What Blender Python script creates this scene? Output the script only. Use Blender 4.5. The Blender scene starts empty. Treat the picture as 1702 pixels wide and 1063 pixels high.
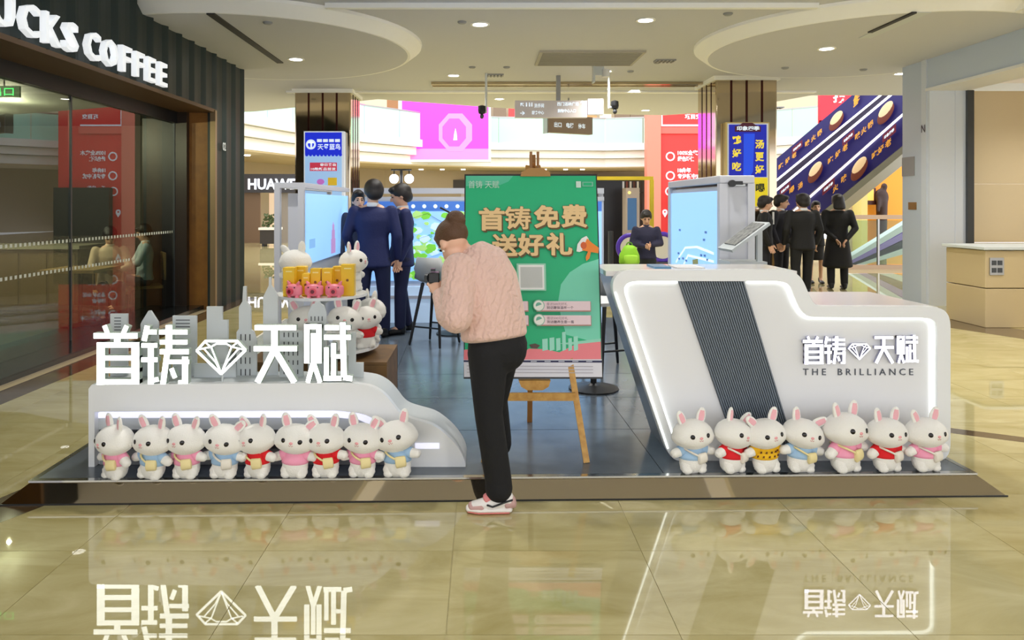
import bpy, bmesh, math, random
from mathutils import Vector, Matrix, Euler
random.seed(7)
PI = math.pi
S = bpy.context.scene
COL = S.collection

# ------------------------------------------------------------------ camera, world, big lights, exposure
F, CX, CY, H = 1230.0, 800.0, 340.0, 1.58          # focal length in px, principal point, eye height
cam = bpy.data.cameras.new('camera'); cam_o = bpy.data.objects.new('camera', cam); COL.objects.link(cam_o)
cam.sensor_width = 36.0; cam.lens = F / 1702 * 36
cam.shift_x = (851 - CX) / 1702; cam.shift_y = -(531.5 - CY) / 1702
cam.clip_end = 200
cam_o.location = (0, 0, H); cam_o.rotation_euler = (PI / 2, 0, 0)
S.camera = cam_o
w = bpy.data.worlds.new('world'); S.world = w; w.use_nodes = True
w.node_tree.nodes['Background'].inputs[0].default_value = (0.97, 0.97, 1.0, 1)
w.node_tree.nodes['Background'].inputs[1].default_value = 1.85
S.view_settings.view_transform = 'Standard'; S.view_settings.look = 'None'
S.view_settings.gamma = 1; S.view_settings.use_curve_mapping = False
S.view_settings.exposure = 0.3
S.cycles.sample_clamp_indirect = 6.0; S.cycles.max_bounces = 8
S.cycles.caustics_reflective = False; S.cycles.caustics_refractive = False
def area_light(name, loc, sx, sy, power, color=(1, 1, 1), rot=(0, 0, 0)):
    l = bpy.data.lights.new(name, 'AREA'); l.shape = 'RECTANGLE'; l.size = sx; l.size_y = sy
    l.energy = power; l.color = color
    o = bpy.data.objects.new(name, l); COL.objects.link(o); o.location = loc; o.rotation_euler = rot
    return o
area_light('atrium_fill', (1, 29, 13), 18, 18, 2000, (1.0, 0.98, 0.95))  # added area light overhead, out of view, brightens the atrium

# ------------------------------------------------------------------ helpers
def X(px, d): return (px - CX) / F * d
def Z(py, d): return H - (py - CY) / F * d
def lin(c):
    return tuple(((v / 255) / 12.92 if v / 255 <= 0.04045 else ((v / 255 + 0.055) / 1.055) ** 2.4) for v in c)
MATS = {}; EMF = 0.6          # brightness of screens, letters and light strips
def mat(name, rgb=(200, 200, 200), rough=0.5, metal=0.0, emit=0.0, ecol=None, spec=0.5, noise=None, bump=None,
        sheen=0.0, coat=0.0, ior=None):
    """noise = (scale, amount, rgb2); bump = (scale, strength)"""
    if name in MATS: return MATS[name]
    m = bpy.data.materials.new(name); m.use_nodes = True; nt = m.node_tree; b = nt.nodes['Principled BSDF']
    c = lin(rgb) + (1,)
    b.inputs['Base Color'].default_value = c
    b.inputs['Roughness'].default_value = rough; b.inputs['Metallic'].default_value = metal
    b.inputs['Specular IOR Level'].default_value = spec
    if ior: b.inputs['IOR'].default_value = ior
    if sheen: b.inputs['Sheen Weight'].default_value = sheen
    if coat: b.inputs['Coat Weight'].default_value = coat; b.inputs['Coat Roughness'].default_value = 0.05
    if emit:
        b.inputs['Emission Color'].default_value = lin(ecol or rgb) + (1,); b.inputs['Emission Strength'].default_value = emit * (1 if emit > 6 else EMF)
    if noise or bump:
        tc = nt.nodes.new('ShaderNodeNewGeometry')
    if noise:
        n = nt.nodes.new('ShaderNodeTexNoise'); n.inputs['Scale'].default_value = noise[0]; n.inputs['Detail'].default_value = 6
        nt.links.new(tc.outputs['Position'], n.inputs['Vector'])
        r = nt.nodes.new('ShaderNodeValToRGB'); r.color_ramp.elements[0].position = 0.35; r.color_ramp.elements[1].position = 0.7
        r.color_ramp.elements[0].color = c; r.color_ramp.elements[1].color = lin(noise[2]) + (1,)
        nt.links.new(n.outputs['Fac'], r.inputs['Fac']); nt.links.new(r.outputs['Color'], b.inputs['Base Color'])
    if bump:
        n2 = nt.nodes.new('ShaderNodeTexNoise'); n2.inputs['Scale'].default_value = bump[0]; n2.inputs['Detail'].default_value = 3
        nt.links.new(tc.outputs['Position'], n2.inputs['Vector'])
        bp = nt.nodes.new('ShaderNodeBump'); bp.inputs['Strength'].default_value = bump[1]; bp.inputs['Distance'].default_value = 0.01
        nt.links.new(n2.outputs['Fac'], bp.inputs['Height']); nt.links.new(bp.outputs['Normal'], b.inputs['Normal'])
    MATS[name] = m
    return m
def glass_mat(name, tint=(200, 215, 210), ior=1.9, rough=0.0):
    if name in MATS: return MATS[name]
    m = bpy.data.materials.new(name); m.use_nodes = True; nt = m.node_tree
    nt.nodes.remove(nt.nodes['Principled BSDF']); out = nt.nodes['Material Output']
    t = nt.nodes.new('ShaderNodeBsdfTransparent'); t.inputs[0].default_value = lin(tint) + (1,)
    g = nt.nodes.new('ShaderNodeBsdfGlossy'); g.inputs['Roughness'].default_value = rough
    f = nt.nodes.new('ShaderNodeFresnel'); f.inputs[0].default_value = ior
    x = nt.nodes.new('ShaderNodeMixShader')
    gb = nt.nodes.new('ShaderNodeNewGeometry'); iv = nt.nodes.new('ShaderNodeMath'); iv.operation = 'SUBTRACT'; iv.inputs[0].default_value = 1   # thin pane: the far face does not reflect again
    nt.links.new(gb.outputs['Backfacing'], iv.inputs[1]); ml = nt.nodes.new('ShaderNodeMath'); ml.operation = 'MULTIPLY'; nt.links.new(f.outputs[0], ml.inputs[0]); nt.links.new(iv.outputs[0], ml.inputs[1])
    nt.links.new(ml.outputs[0], x.inputs[0]); nt.links.new(t.outputs[0], x.inputs[1]); nt.links.new(g.outputs[0], x.inputs[2])
    nt.links.new(x.outputs[0], out.inputs[0])
    MATS[name] = m
    return m

class MB:
    def __init__(s): s.v = []; s.f = []
    def add(s, vs, fs):
        o = len(s.v); s.v += [Vector(v) for v in vs]; s.f += [tuple(i + o for i in f) for f in fs]; return s
    def box(s, x0, x1, y0, y1, z0, z1):
        return s.add([(x0,y0,z0),(x1,y0,z0),(x1,y1,z0),(x0,y1,z0),(x0,y0,z1),(x1,y0,z1),(x1,y1,z1),(x0,y1,z1)],
                     [(0,3,2,1),(4,5,6,7),(0,1,5,4),(1,2,6,5),(2,3,7,6),(3,0,4,7)])
    def bar(s, p0, p1, wdt, thk, up=(0, 0, 1)):
        p0, p1 = Vector(p0), Vector(p1); t = (p1 - p0).normalized(); a = t.cross(Vector(up))
        a = a.normalized() if a.length > 1e-6 else Vector((1, 0, 0)); b = a.cross(t)
        q = [p + a * i * wdt / 2 + b * j * thk / 2 for p in (p0, p1) for i, j in ((-1,-1),(1,-1),(1,1),(-1,1))]
        return s.add(q, [(0,3,2,1),(4,5,6,7),(0,1,5,4),(1,2,6,5),(2,3,7,6),(3,0,4,7)])
    def prism(s, pts, lo, hi, plane='xz'):
        n = len(pts)
        mp = {'xz': lambda p, k: (p[0], k, p[1]), 'xy': lambda p, k: (p[0], p[1], k), 'yz': lambda p, k: (k, p[0], p[1])}[plane]
        vs = [mp(p, lo) for p in pts] + [mp(p, hi) for p in pts]
        fs = [tuple(range(n)), tuple(range(2 * n - 1, n - 1, -1))] + [(i, i + n, (i + 1) % n + n, (i + 1) % n) for i in range(n)]
        return s.add(vs, fs)
    def loft(s, secs, hint=(1, 0, 0), n=14, cap=1.0):
        cs = [Vector(c[0]) for c in secs]; hint = Vector(hint); rings = []
        def frame(t):
            a = hint - t * hint.dot(t)
            if a.length < 1e-4: a = Vector((0, 1, 0)) - t * t.y
            a.normalize(); return a, t.cross(a)
        k = len(cs); T = []
        for i in range(k):
            t = cs[min(i + 1, k - 1)] - cs[max(i - 1, 0)]; T.append(t.normalized())
        def ring(c, ra, rb, t):
            a, b = frame(t); return [c + a * ra * math.cos(2*PI*j/n) + b * rb * math.sin(2*PI*j/n) for j in range(n)]
        ra, rb = secs[0][1], secs[0][2]; r = min(ra, rb) * cap
        for q in (0.92, 0.7, 0.38): rings.append(ring(cs[0] - T[0] * r * q, ra * math.sqrt(1 - q*q), rb * math.sqrt(1 - q*q), T[0]))
        for i in range(k): rings.append(ring(cs[i], secs[i][1], secs[i][2], T[i]))
        ra, rb = secs[-1][1], secs[-1][2]; r2 = min(ra, rb) * cap
        for q in (0.38, 0.7, 0.92): rings.append(ring(cs[-1] + T[-1] * r2 * q, ra * math.sqrt(1 - q*q), rb * math.sqrt(1 - q*q), T[-1]))
        vs = [v for rg in rings for v in rg]; m = len(rings)
        fs = [(i*n+j, i*n+(j+1) % n, (i+1)*n+(j+1) % n, (i+1)*n+j) for i in range(m-1) for j in range(n)]
        fs += [tuple(range(n-1, -1, -1)), tuple(range((m-1)*n, m*n))]
        return s.add(vs, fs)
    def cap(s, p0, r0, p1, r1, n=12): return s.loft([(p0, r0, r0), (p1, r1, r1)], hint=(0.31, 0.87, 0.2), n=n)
    def chain(s, pts, n=12):
        for a, b in zip(pts[:-1], pts[1:]): s.cap(a[0], a[1], b[0], b[1], n)
        return s
    def ell(s, c, r, rot=None, nu=16, nv=10):
        c = Vector(c); R = Euler(rot).to_matrix() if rot else Matrix.Identity(3); vs = []
        for i in range(1, nv):
            ph = PI * i / nv
            for j in range(nu):
                th = 2 * PI * j / nu
                vs.append(c + R @ Vector((r[0]*math.sin(ph)*math.cos(th), r[1]*math.sin(ph)*math.sin(th), r[2]*math.cos(ph))))
        t = len(vs); vs += [c + R @ Vector((0, 0, r[2])), c + R @ Vector((0, 0, -r[2]))]
        fs = [(i*nu+j, (i+1)*nu+j, (i+1)*nu+(j+1) % nu, i*nu+(j+1) % nu) for i in range(nv-2) for j in range(nu)]
        fs += [(t, j, (j+1) % nu) for j in range(nu)] + [(t+1, (nv-2)*nu+(j+1) % nu, (nv-2)*nu+j) for j in range(nu)]
        return s.add(vs, fs)
    def cyl(s, p0, p1, r, n=20, r1=None):
        p0, p1 = Vector(p0), Vector(p1); t = (p1 - p0).normalized(); r1 = r if r1 is None else r1
        a = t.orthogonal().normalized(); b = t.cross(a)
        vs = [p0 + (a*math.cos(2*PI*j/n) + b*math.sin(2*PI*j/n))*r for j in range(n)] + [p1 + (a*math.cos(2*PI*j/n) + b*math.sin(2*PI*j/n))*r1 for j in range(n)]
        return s.add(vs, [tuple(range(n-1, -1, -1)), tuple(range(n, 2*n))] + [(j, (j+1) % n, n+(j+1) % n, n+j) for j in range(n)])
    def lathe(s, prof, c=(0, 0, 0), n=28):
        c = Vector(c); vs = [c + Vector((r*math.cos(2*PI*j/n), r*math.sin(2*PI*j/n), z)) for r, z in prof for j in range(n)]; m = len(prof)
        fs = [(i*n+j, i*n+(j+1) % n, (i+1)*n+(j+1) % n, (i+1)*n+j) for i in range(m-1) for j in range(n)]
        return s.add(vs, fs + [tuple(range(n-1, -1, -1)), tuple(range((m-1)*n, m*n))])
    def torus(s, c, R, r, axis=(0, 0, 1), n=28, k=8):
        c = Vector(c); t = Vector(axis).normalized(); a = t.orthogonal().normalized(); b = t.cross(a)
        vs = []
        for i in range(n):
            d = a*math.cos(2*PI*i/n) + b*math.sin(2*PI*i/n)
            for j in range(k): vs.append(c + d*(R + r*math.cos(2*PI*j/k)) + t*r*math.sin(2*PI*j/k))
        return s.add(vs, [(i*k+j, ((i+1) % n)*k+j, ((i+1) % n)*k+(j+1) % k, i*k+(j+1) % k) for i in range(n) for j in range(k)])
    def tube(s, pts, r, n=8):
        return s.loft([(p, r, r) for p in pts], hint=(0.13, 0.22, 0.96), n=n)
    def xform(s, M): s.v = [M @ v for v in s.v]; return s
    def mesh(s, name, m, smooth=False, off=None):
        me = bpy.data.meshes.new(name)
        vs = s.v if off is None else [v - off for v in s.v]
        me.from_pydata([tuple(v) for v in vs], [], s.f)
        bm = bmesh.new(); bm.from_mesh(me); bmesh.ops.recalc_face_normals(bm, faces=bm.faces); bm.to_mesh(me); bm.free()
        if smooth: me.shade_smooth()
        if m: me.materials.append(m)
        return me
    def build(s, name, m, parent=None, smooth=False, world=True, bevel=0):
        """world=True: coordinates are world coordinates, moved into the parent's frame (parents made so are unrotated)"""
        off = None
        if world and parent is not None:
            off = Vector(parent.location)
            if parent.parent: off = off + Vector(parent.parent.location)
        o = bpy.data.objects.new(name, s.mesh(name, m, smooth, off)); COL.objects.link(o)
        if parent is not None: o.parent = parent
        if bevel:
            b = o.modifiers.new('bevel', 'BEVEL'); b.width = bevel; b.segments = 2; b.limit_method = 'ANGLE'
        return o

def tag(o, label=None, cat=None, group=None, kind=None):
    if label: o['label'] = label
    if cat: o['category'] = cat
    if group: o['group'] = group
    if kind: o['kind'] = kind
    return o
def thing(name, label, cat, loc=(0, 0, 0), rz=0, group=None):
    o = bpy.data.objects.new(name, None); COL.objects.link(o); o.empty_display_size = 0.1
    o.location = loc; o.rotation_euler = (0, 0, rz)
    return tag(o, label, cat, group)
def struct(o): o['kind'] = 'structure'; return o
def copy_tree(o, parent=None):
    c = o.copy(); COL.objects.link(c); c.parent = parent
    for ch in list(o.children): copy_tree(ch, c)
    return c

# scratch scene for text and remeshing
TMP = bpy.data.scenes.new('scratch'); TVL = TMP.view_layers[0]
def evaluate(o):
    TMP.collection.objects.link(o); TVL.update()
    dg = TVL.depsgraph; me = bpy.data.meshes.new_from_object(o.evaluated_get(dg))
    TMP.collection.objects.unlink(o); return me
TXT = {}
def text_data(body, bold):
    if (body, bold) not in TXT:
        c = bpy.data.curves.new('t', 'FONT'); c.body = body; c.size = 1; c.offset = bold; c.resolution_u = 2
        o = bpy.data.objects.new('t', c); me = evaluate(o); bpy.data.objects.remove(o)
        TXT[(body, bold)] = ([v.co.copy() for v in me.vertices], [tuple(p.vertices) for p in me.polygons]); bpy.data.meshes.remove(me)
    return TXT[(body, bold)]
def text(name, body, m, parent, org, w, h, right=(1, 0, 0), up=(0, 0, 1), bold=0.0, depth=0.0, world=True):
    """flat (or extruded) lettering filling the box w x h whose lower left corner is org"""
    vs, fs = text_data(body, bold)
    x0, x1 = min(v.x for v in vs), max(v.x for v in vs); y0, y1 = min(v.y for v in vs), max(v.y for v in vs)
    R, Up, O = Vector(right), Vector(up), Vector(org); sx = w / (x1 - x0); sy = h / (y1 - y0); N = R.cross(Up)
    mb = MB(); pts = [O + R * (v.x - x0) * sx + Up * (v.y - y0) * sy for v in vs]
    if depth <= 0: mb.add(pts, fs)
    else:
        n = len(pts); edges = {}
        for f in fs:
            for a, b in zip(f, f[1:] + f[:1]): edges[(a, b)] = 1
        allv = pts + [p + N * depth for p in pts]
        ff = [tuple(i + n for i in f) for f in fs] + [tuple(reversed(f)) for f in fs]
        ff += [(a, b, b + n, a + n) for (a, b) in edges if (b, a) not in edges]
        mb.add(allv, ff)
    return mb.build(name, m, parent, world=world)
def blob(name, mb, m, parent=None, voxel=0.012, smooth=4, extra=None, world=True):
    """one continuous surface from overlapping volumes"""
    me = mb.mesh('b', None); o = bpy.data.objects.new('b', me)
    r = o.modifiers.new('r', 'REMESH'); r.mode = 'VOXEL'; r.voxel_size = voxel
    if smooth:
        q = o.modifiers.new('s', 'SMOOTH'); q.factor = 0.5; q.iterations = smooth
    e = evaluate(o); bpy.data.objects.remove(o); bpy.data.meshes.remove(me)
    off = Vector((0, 0, 0))
    if world and parent is not None: off = Vector(parent.location)
    out = MB(); out.add([v.co for v in e.vertices], [tuple(p.vertices) for p in e.polygons]); bpy.data.meshes.remove(e)
    if extra: out.add(extra.v, extra.f)
    me2 = bpy.data.meshes.new(name); me2.from_pydata([tuple(v - off) for v in out.v], [], out.f); me2.shade_smooth()
    if m: me2.materials.append(m)
    ob = bpy.data.objects.new(name, me2); COL.objects.link(ob)
    if parent is not None: ob.parent = parent
    return ob

# ------------------------------------------------------------------ materials
def marble(name, a, b, rough):
    m = bpy.data.materials.new(name); m.use_nodes = True; nt = m.node_tree; p = nt.nodes['Principled BSDF']
    g = nt.nodes.new('ShaderNodeNewGeometry'); oi = nt.nodes.new('ShaderNodeObjectInfo')
    ad = nt.nodes.new('ShaderNodeVectorMath'); ad.operation = 'MULTIPLY_ADD'; ad.inputs[1].default_value = (0.6, 1.5, 1)
    mu = nt.nodes.new('ShaderNodeMath'); mu.operation = 'MULTIPLY'; mu.inputs[1].default_value = 40
    nt.links.new(oi.outputs['Random'], mu.inputs[0]); nt.links.new(g.outputs['Position'], ad.inputs[0]); nt.links.new(mu.outputs[0], ad.inputs[2])
    n = nt.nodes.new('ShaderNodeTexNoise'); n.inputs['Scale'].default_value = 2.4; n.inputs['Detail'].default_value = 9; n.inputs['Roughness'].default_value = 0.62
    n.inputs['Distortion'].default_value = 0.9
    nt.links.new(ad.outputs[0], n.inputs['Vector'])
    r = nt.nodes.new('ShaderNodeValToRGB'); r.color_ramp.elements[0].position = 0.3; r.color_ramp.elements[1].position = 0.72
    r.color_ramp.elements[0].color = lin(a) + (1,); r.color_ramp.elements[1].color = lin(b) + (1,)
    nt.links.new(n.outputs['Fac'], r.inputs['Fac']); nt.links.new(r.outputs['Color'], p.inputs['Base Color'])
    p.inputs['Roughness'].default_value = rough; p.inputs['IOR'].default_value = 1.85
    MATS[name] = m; return m
M_marble = marble('beige_marble', (172, 160, 106), (202, 192, 146), 0.012)
M_darkmarble = marble('brown_marble', (74, 58, 40), (104, 86, 62), 0.06)
M_ceil = mat('ceiling_paint', (206, 207, 214), 0.75)
M_ceilwhite = mat('ceiling_white_rim', (252, 252, 250), 0.6)
M_white = mat('white_lacquer', (236, 238, 240), 0.3)
M_whitem = mat('white_matt', (232, 233, 236), 0.55)
M_lgrey = mat('light_grey_board', (205, 211, 214), 0.5)
M_grey = mat('grey_paint', (150, 152, 156), 0.5)
M_dgrey = mat('dark_grey', (62, 66, 72), 0.4)
M_black = mat('black_satin', (16, 17, 20), 0.4)
M_bronze = mat('bronze_mirror', (196, 180, 156), 0.08, 1.0)
M_chan = mat('dark_bronze_strip', (70, 30, 28), 0.2, 0.8)
M_steel = mat('brushed_steel', (170, 170, 168), 0.3, 1.0)
M_led = mat('white_light_strip', (232, 232, 255), 0.5, emit=0.9)
M_ledw = mat('warm_lamp', (255, 252, 244), 0.5, emit=14)
M_letter = mat('glowing_white_letter', (250, 254, 248), 0.4, emit=4.5); M_letside = mat('letter_side', (176, 190, 180), 0.4)
M_gold = mat('easel_wood', (206, 160, 84), 0.5, noise=(30, 1, (184, 134, 62)))
M_brown = mat('brown_panel', (150, 100, 42), 0.45, noise=(8, 1, (134, 88, 36)))
M_green_black = mat('green_black_panel', (30, 44, 42), 0.4, bump=(60, 0.06))

# ------------------------------------------------------------------ setting: floor
base = MB().box(-13, 16, -6, 62, -0.12, -0.004); floor = struct(base.build('floor', M_marble))
far = MB()
far.box(-13, 16, 10.64, 62, -0.004, 0)
far.box(-13, -3.57, -6, 10.64, -0.004, 0)
far.box(7.61, 16, -6, 10.64, -0.004, 0)
far.box(-3.57, 7.61, -6, 2.06, -0.004, 0)
far.build('floor_slab', M_marble, floor)
tile_mesh = None
for i in range(13):
    for j in range(13):
        x, y = -3.57 + 0.86 * i, 2.06 + 0.66 * j
        if -2.3 < x and x + 0.86 < 2.6 and y > 4.2 and y + 0.66 < 9.5: continue
        if tile_mesh is None:
            tile_mesh = MB().box(0.0015, 0.8585, 0.0015, 0.6585, -0.004, 0).mesh('floor_tile', M_marble)
        o = bpy.data.objects.new('floor_tile', tile_mesh); COL.objects.link(o); o.parent = floor; o.location = (x, y, 0)
def strip(name, pts, m=M_darkmarble, z=0.0008):
    return MB().prism(pts, -0.003, z, 'xy').build(name, m, floor)
strip('dark_border', [(-3.8, 3.0), (-4.08, 3.0), (-4.08, 12.6), (-3.8, 12.6)])
strip('pale_border', [(-4.08, 3.0), (-4.2, 3.0), (-4.2, 12.6), (-4.08, 12.6)], mat('pale_stone', (206, 186, 150), 0.1))
strip('dark_border', [(-2.18, 4.3), (-2.29, 3.9), (-2.4, 3.66), (-2.62, 3.3), (-2.95, 2.9), (-3.3, 2.9), (-2.95, 3.3), (-2.75, 3.66), (-2.62, 3.9), (-2.5, 4.3)])
strip('dark_border', [(2.7, 5.63), (3.32, 5.24), (3.69, 5.03), (5.2, 4.1), (5.2, 3.94), (3.69, 4.88), (3.32, 5.08), (2.7, 5.47)])
strip('dark_border', [(6.5, 10.2), (6.85, 9.34), (7.6, 7.5), (7.1, 7.5), (6.38, 8.7), (6.03, 9.48), (5.75, 10.2)])

# ------------------------------------------------------------------ setting: ceiling
edge = [(-13, 21), (-6, 19.5), (-2.4, 17.2), (0.15, 18.6), (3.2, 20.0), (5.0, 20.3), (6.3, 19.5), (7.4, 16.6), (16, 16.6)]
ceiling = struct(MB().prism(edge + [(16, -6), (-13, -6)], 4.03, 4.25, 'xy').build('ceiling', M_ceil))
def disc(cx, cy, r, z1=4.03, z0=3.86):
    m = MB().lathe([(r + 0.2, z1 + 0.01), (r + 0.19, z1 - 0.04), (r + 0.02, z0 - 0.002), (r - 0.02, z0)], (cx, cy, 0), 72)
    o = m.build('ceiling_rim', M_ceilwhite, ceiling, smooth=False)
    MB().lathe([(r - 0.02, z0 - 0.002), (r - 0.02, z0 + 0.02)], (cx, cy, 0), 72).build('ceiling_disc', M_ceil, ceiling)
disc(-3.45, 11.15, 2.35); disc(5.75, 11.0, 2.3); disc(-3.2, 3.4, 2.4); disc(5.0, 3.2, 2.4)
MB().box(-1.9, 4.1, 8.98, 9.06, 3.97, 4.03).build('ceiling_trim', M_ceilwhite, ceiling)
MB().box(-1.0, 5.0, 14.75, 14.9, 3.98, 4.03).box(-1.0, 5.0, 15.1, 15.16, 3.99, 4.03).build('ceiling_trim', M_bronze, ceiling)
MB().box(-4.2, 7.2, 15.9, 16.05, 3.99, 4.03).build('ceiling_trim', M_ceilwhite, ceiling)
slot = mat('slot_black', (46, 44, 44), 0.6)
MB().box(-3.27, -3.17, 8.8, 11.85, 3.84, 3.86).build('slot_diffuser', slot, ceiling)
MB().box(5.09, 5.15, 8.75, 9.75, 3.84, 3.86).build('slot_diffuser', slot, ceiling)
MB().box(5.15, 5.32, 8.75, 10.1, 3.85, 3.86).build('slot_trim', M_lgrey, ceiling)
MB().box(6.05, 6.35, 5.0, 12.6, 3.96, 4.03).build('cove_trim', mat('cove_beige', (222, 206, 180), 0.6), ceiling)
MB().box(6.35, 6.97, 5.0, 12.55, 3.9, 4.03).build('bulkhead', mat('bulkhead_grey', (186, 192, 204), 0.5), ceiling); MB().box(6.3, 6.36, 5.0, 12.55, 3.86, 4.03).build('bulkhead_lip', M_ceilwhite, ceiling); MB().box(6.93, 6.975, 5.0, 12.4, 3.87, 3.9).build('shadow_gap', slot, ceiling)
# return air grille and hatch
g = MB().box(0.93, 2.62, 11.75, 12.9, 3.995, 4.03).build('ceiling_grille', mat('grille_grey', (176, 172, 160), 0.6), ceiling)
for k in range(14): MB().box(0.98, 2.57, 11.8 + k*0.077, 11.83 + k*0.077, 3.985, 3.996).build('grille_slat', mat('grille_slat', (160, 157, 146), 0.6), g)
for px, py in ((822, 124), (1105, 100), (1290, 178)):
    d = 3013 / (340 - py); x = X(px, d)
    q = MB().box(x-0.17, x+0.17, d-0.1, d+0.1, 4.005, 4.03).build('air_vent', M_grey, ceiling)
    for k in range(5): MB().box(x-0.15+k*0.065, x-0.12+k*0.065, d-0.09, d+0.09, 3.995, 4.005).build('vent_slat', M_dgrey, q)

# downlights
lights_px = [(492, 80), (798, 40), (1073, 33), (1374, 61), (754, 125), (1007, 118), (830, 164), (1055, 150), (1073, 183), (1497, 122)]
lights_xy = []
for px, py in lights_px:
    d = 3013 / (340 - py); lights_xy.append((X(px, d), d))
lights_xy += [(-1.6, 5.5), (1.5, 5.8), (4.4, 6.0), (-2.5, 1.0), (0.8, 1.2), (4.0, 1.0), (-0.5, 7.9), (2.6, 8.0), (5.9, 8.2), (5.8, 6.2)]  # out of view; those nearest the right wall were added to brighten it
dl_labels = ['downlight above the blue poster column at upper left', 'downlight at upper centre left of the ceiling grille', 'downlight at upper centre right of the ceiling grille', 'downlight on the right ceiling disc', 'small downlight above the left column corner', 'downlight beside the hanging lamp housing', 'small far downlight left of the grey direction sign', 'small far downlight right of the hanging lamp housing', 'farthest small downlight right of the 1F sign', 'downlight at the edge of the right shop wall']
rim_me = cup_me = None
for il, (x, y) in enumerate(lights_xy):
    z = 4.03
    for cx, cy, r in ((-3.45, 11.15, 2.35), (5.75, 11.0, 2.3), (-3.2, 3.4, 2.4), (5.0, 3.2, 2.4)):
        if math.hypot(x - cx, y - cy) < r - 0.1: z = 3.86
    t = thing('downlight', dl_labels[il] if il < 10 else 'unseen recessed ceiling downlight over the near stretch of floor', 'downlight', (x, y, z), 0, 'ceiling downlights')
    if rim_me is None:
        rim_me = MB().lathe([(0.13, 0), (0.13, -0.012), (0.1, -0.012), (0.095, 0)], n=28).mesh('trim_ring', M_ceilwhite)
        cup_me = MB().lathe([(0.095, -0.002), (0.09, -0.01), (0.0005, -0.014)], n=28).mesh('lamp_lens', M_ledw)
    for nm, me in (('trim_ring', rim_me), ('lamp_lens', cup_me)):
        o = bpy.data.objects.new(nm, me); COL.objects.link(o); o.parent = t
    l = bpy.data.lights.new('downlight_beam', 'SPOT'); l.energy = 190; l.spot_size = 2.3; l.spot_blend = 0.8; l.shadow_soft_size = 0.09
    l.color = (1, 0.97, 0.92); lo = bpy.data.objects.new('downlight_beam', l); COL.objects.link(lo); lo.location = (0, 0, -0.03); lo.parent = t
# small ceiling devices
det = None
for px, py in ((445, 14), (768, 36), (785, 111), (842, 111), (560, 121), (466, 129), (1210, 22), (1092, 103), (1048, 118), (1305, 95), (1435, 98)):
    d = 3013 / (340 - py); x = X(px, d); z = 4.03
    for cx, cy, r in ((-3.45, 11.15, 2.35), (5.75, 11.0, 2.3)):
        if math.hypot(x - cx, d - cy) < r: z = 3.86
    o = MB().lathe([(0.06, 0), (0.06, -0.015), (0.04, -0.03), (0.001, -0.034)], n=16).build('sprinkler_head', M_grey, None, world=False)
    o.location = (x, d, z); tag(o, 'small round ceiling sprinkler or sensor plate', 'sprinkler', 'ceiling sensors')
# ------------------------------------------------------------------ setting: left coffee shop front
wl = struct(MB().box(-4.6, -4.14, 2.0, 11.35, 3.0, 4.03).build('wall_left', M_black))
MB().box(-5.2, -4.09, 11.35, 12.5, 0, 4.03).build('pier', M_black, wl)
def flute(y0, y1, z0, z1):   # shingled board: one edge stands proud
    return MB().prism([(-4.14, y0), (-4.10, y0), (-4.075, y0 + 0.06), (-4.06, y0 + 0.15), (-4.055, y0 + 0.25), (-4.045, y0 + 0.34), (-4.01, y1 - 0.03), (-4.0, y1 - 0.008), (-4.0, y1), (-4.14, y1)], z0, z1, 'xy')
ys = [12.49 - 0.432 * k for k in range(24)]
for k in range(23):
    y1, y0 = ys[k], ys[k + 1]
    lo = 0.0 if k < 3 else 3.02
    flute(y0, y1, lo, 4.02).build('fascia_board', M_green_black, wl)
MB().box(-4.6, -4.02, 2.0, 11.2, 2.97, 3.02).build('soffit_edge', mat('soffit_brown', (96, 70, 42), 0.5), wl)
MB().box(-4.08, -4.0, 11.13, 11.2, 0, 3.0).build('jamb_trim', mat('champagne_trim', (150, 128, 96), 0.35, 0.6), wl)
MB().box(-4.42, -4.08, 11.2, 11.3, 0, 2.97).build('jamb_panel', M_brown, wl)
MB().box(-4.6, -4.42, 11.1, 11.3, 0, 2.97).build('jamb_panel', mat('jamb_dark', (44, 30, 16), 0.3), wl)
MB().box(-4.66, -4.56, 2.0, 11.2, 2.8, 2.97).build('glass_header', M_black, wl)
MB().box(-4.66, -4.2, 2.0, 11.2, 0, 0.06).build('shop_sill', mat('sill_black', (26, 28, 28), 0.15), wl)
# lettering on the fascia
letters = [('S', 3.55, 3.85), ('T', 3.87, 4.16), ('A', 4.17, 4.5), ('R', 4.53, 4.83), ('B', 4.87, 5.15), ('U', 5.95, 6.26), ('C', 6.31, 6.61), ('K', 6.65, 6.95), ('S', 6.97, 7.24), ('C', 7.36, 7.66), ('O', 7.68, 8.02), ('F', 8.07, 8.34), ('F', 8.39, 8.65), ('E', 8.69, 8.95), ('E', 9.01, 9.27)]
letters[4] = ('B', 5.6, 5.9); letters[3] = ('R', 5.25, 5.56); letters[2] = ('A', 4.9, 5.22); letters[1] = ('T', 4.58, 4.87); letters[0] = ('S', 4.28, 4.55)
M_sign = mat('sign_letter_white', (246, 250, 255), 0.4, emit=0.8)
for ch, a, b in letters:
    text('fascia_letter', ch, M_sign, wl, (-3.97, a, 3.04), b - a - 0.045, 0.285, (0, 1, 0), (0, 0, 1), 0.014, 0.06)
text('unit_number', '02', M_lgrey, wl, (-4.0, 11.45, 2.42), 0.14, 0.13, (0, 1, 0), (0, 0, 1), 0.02)
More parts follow.
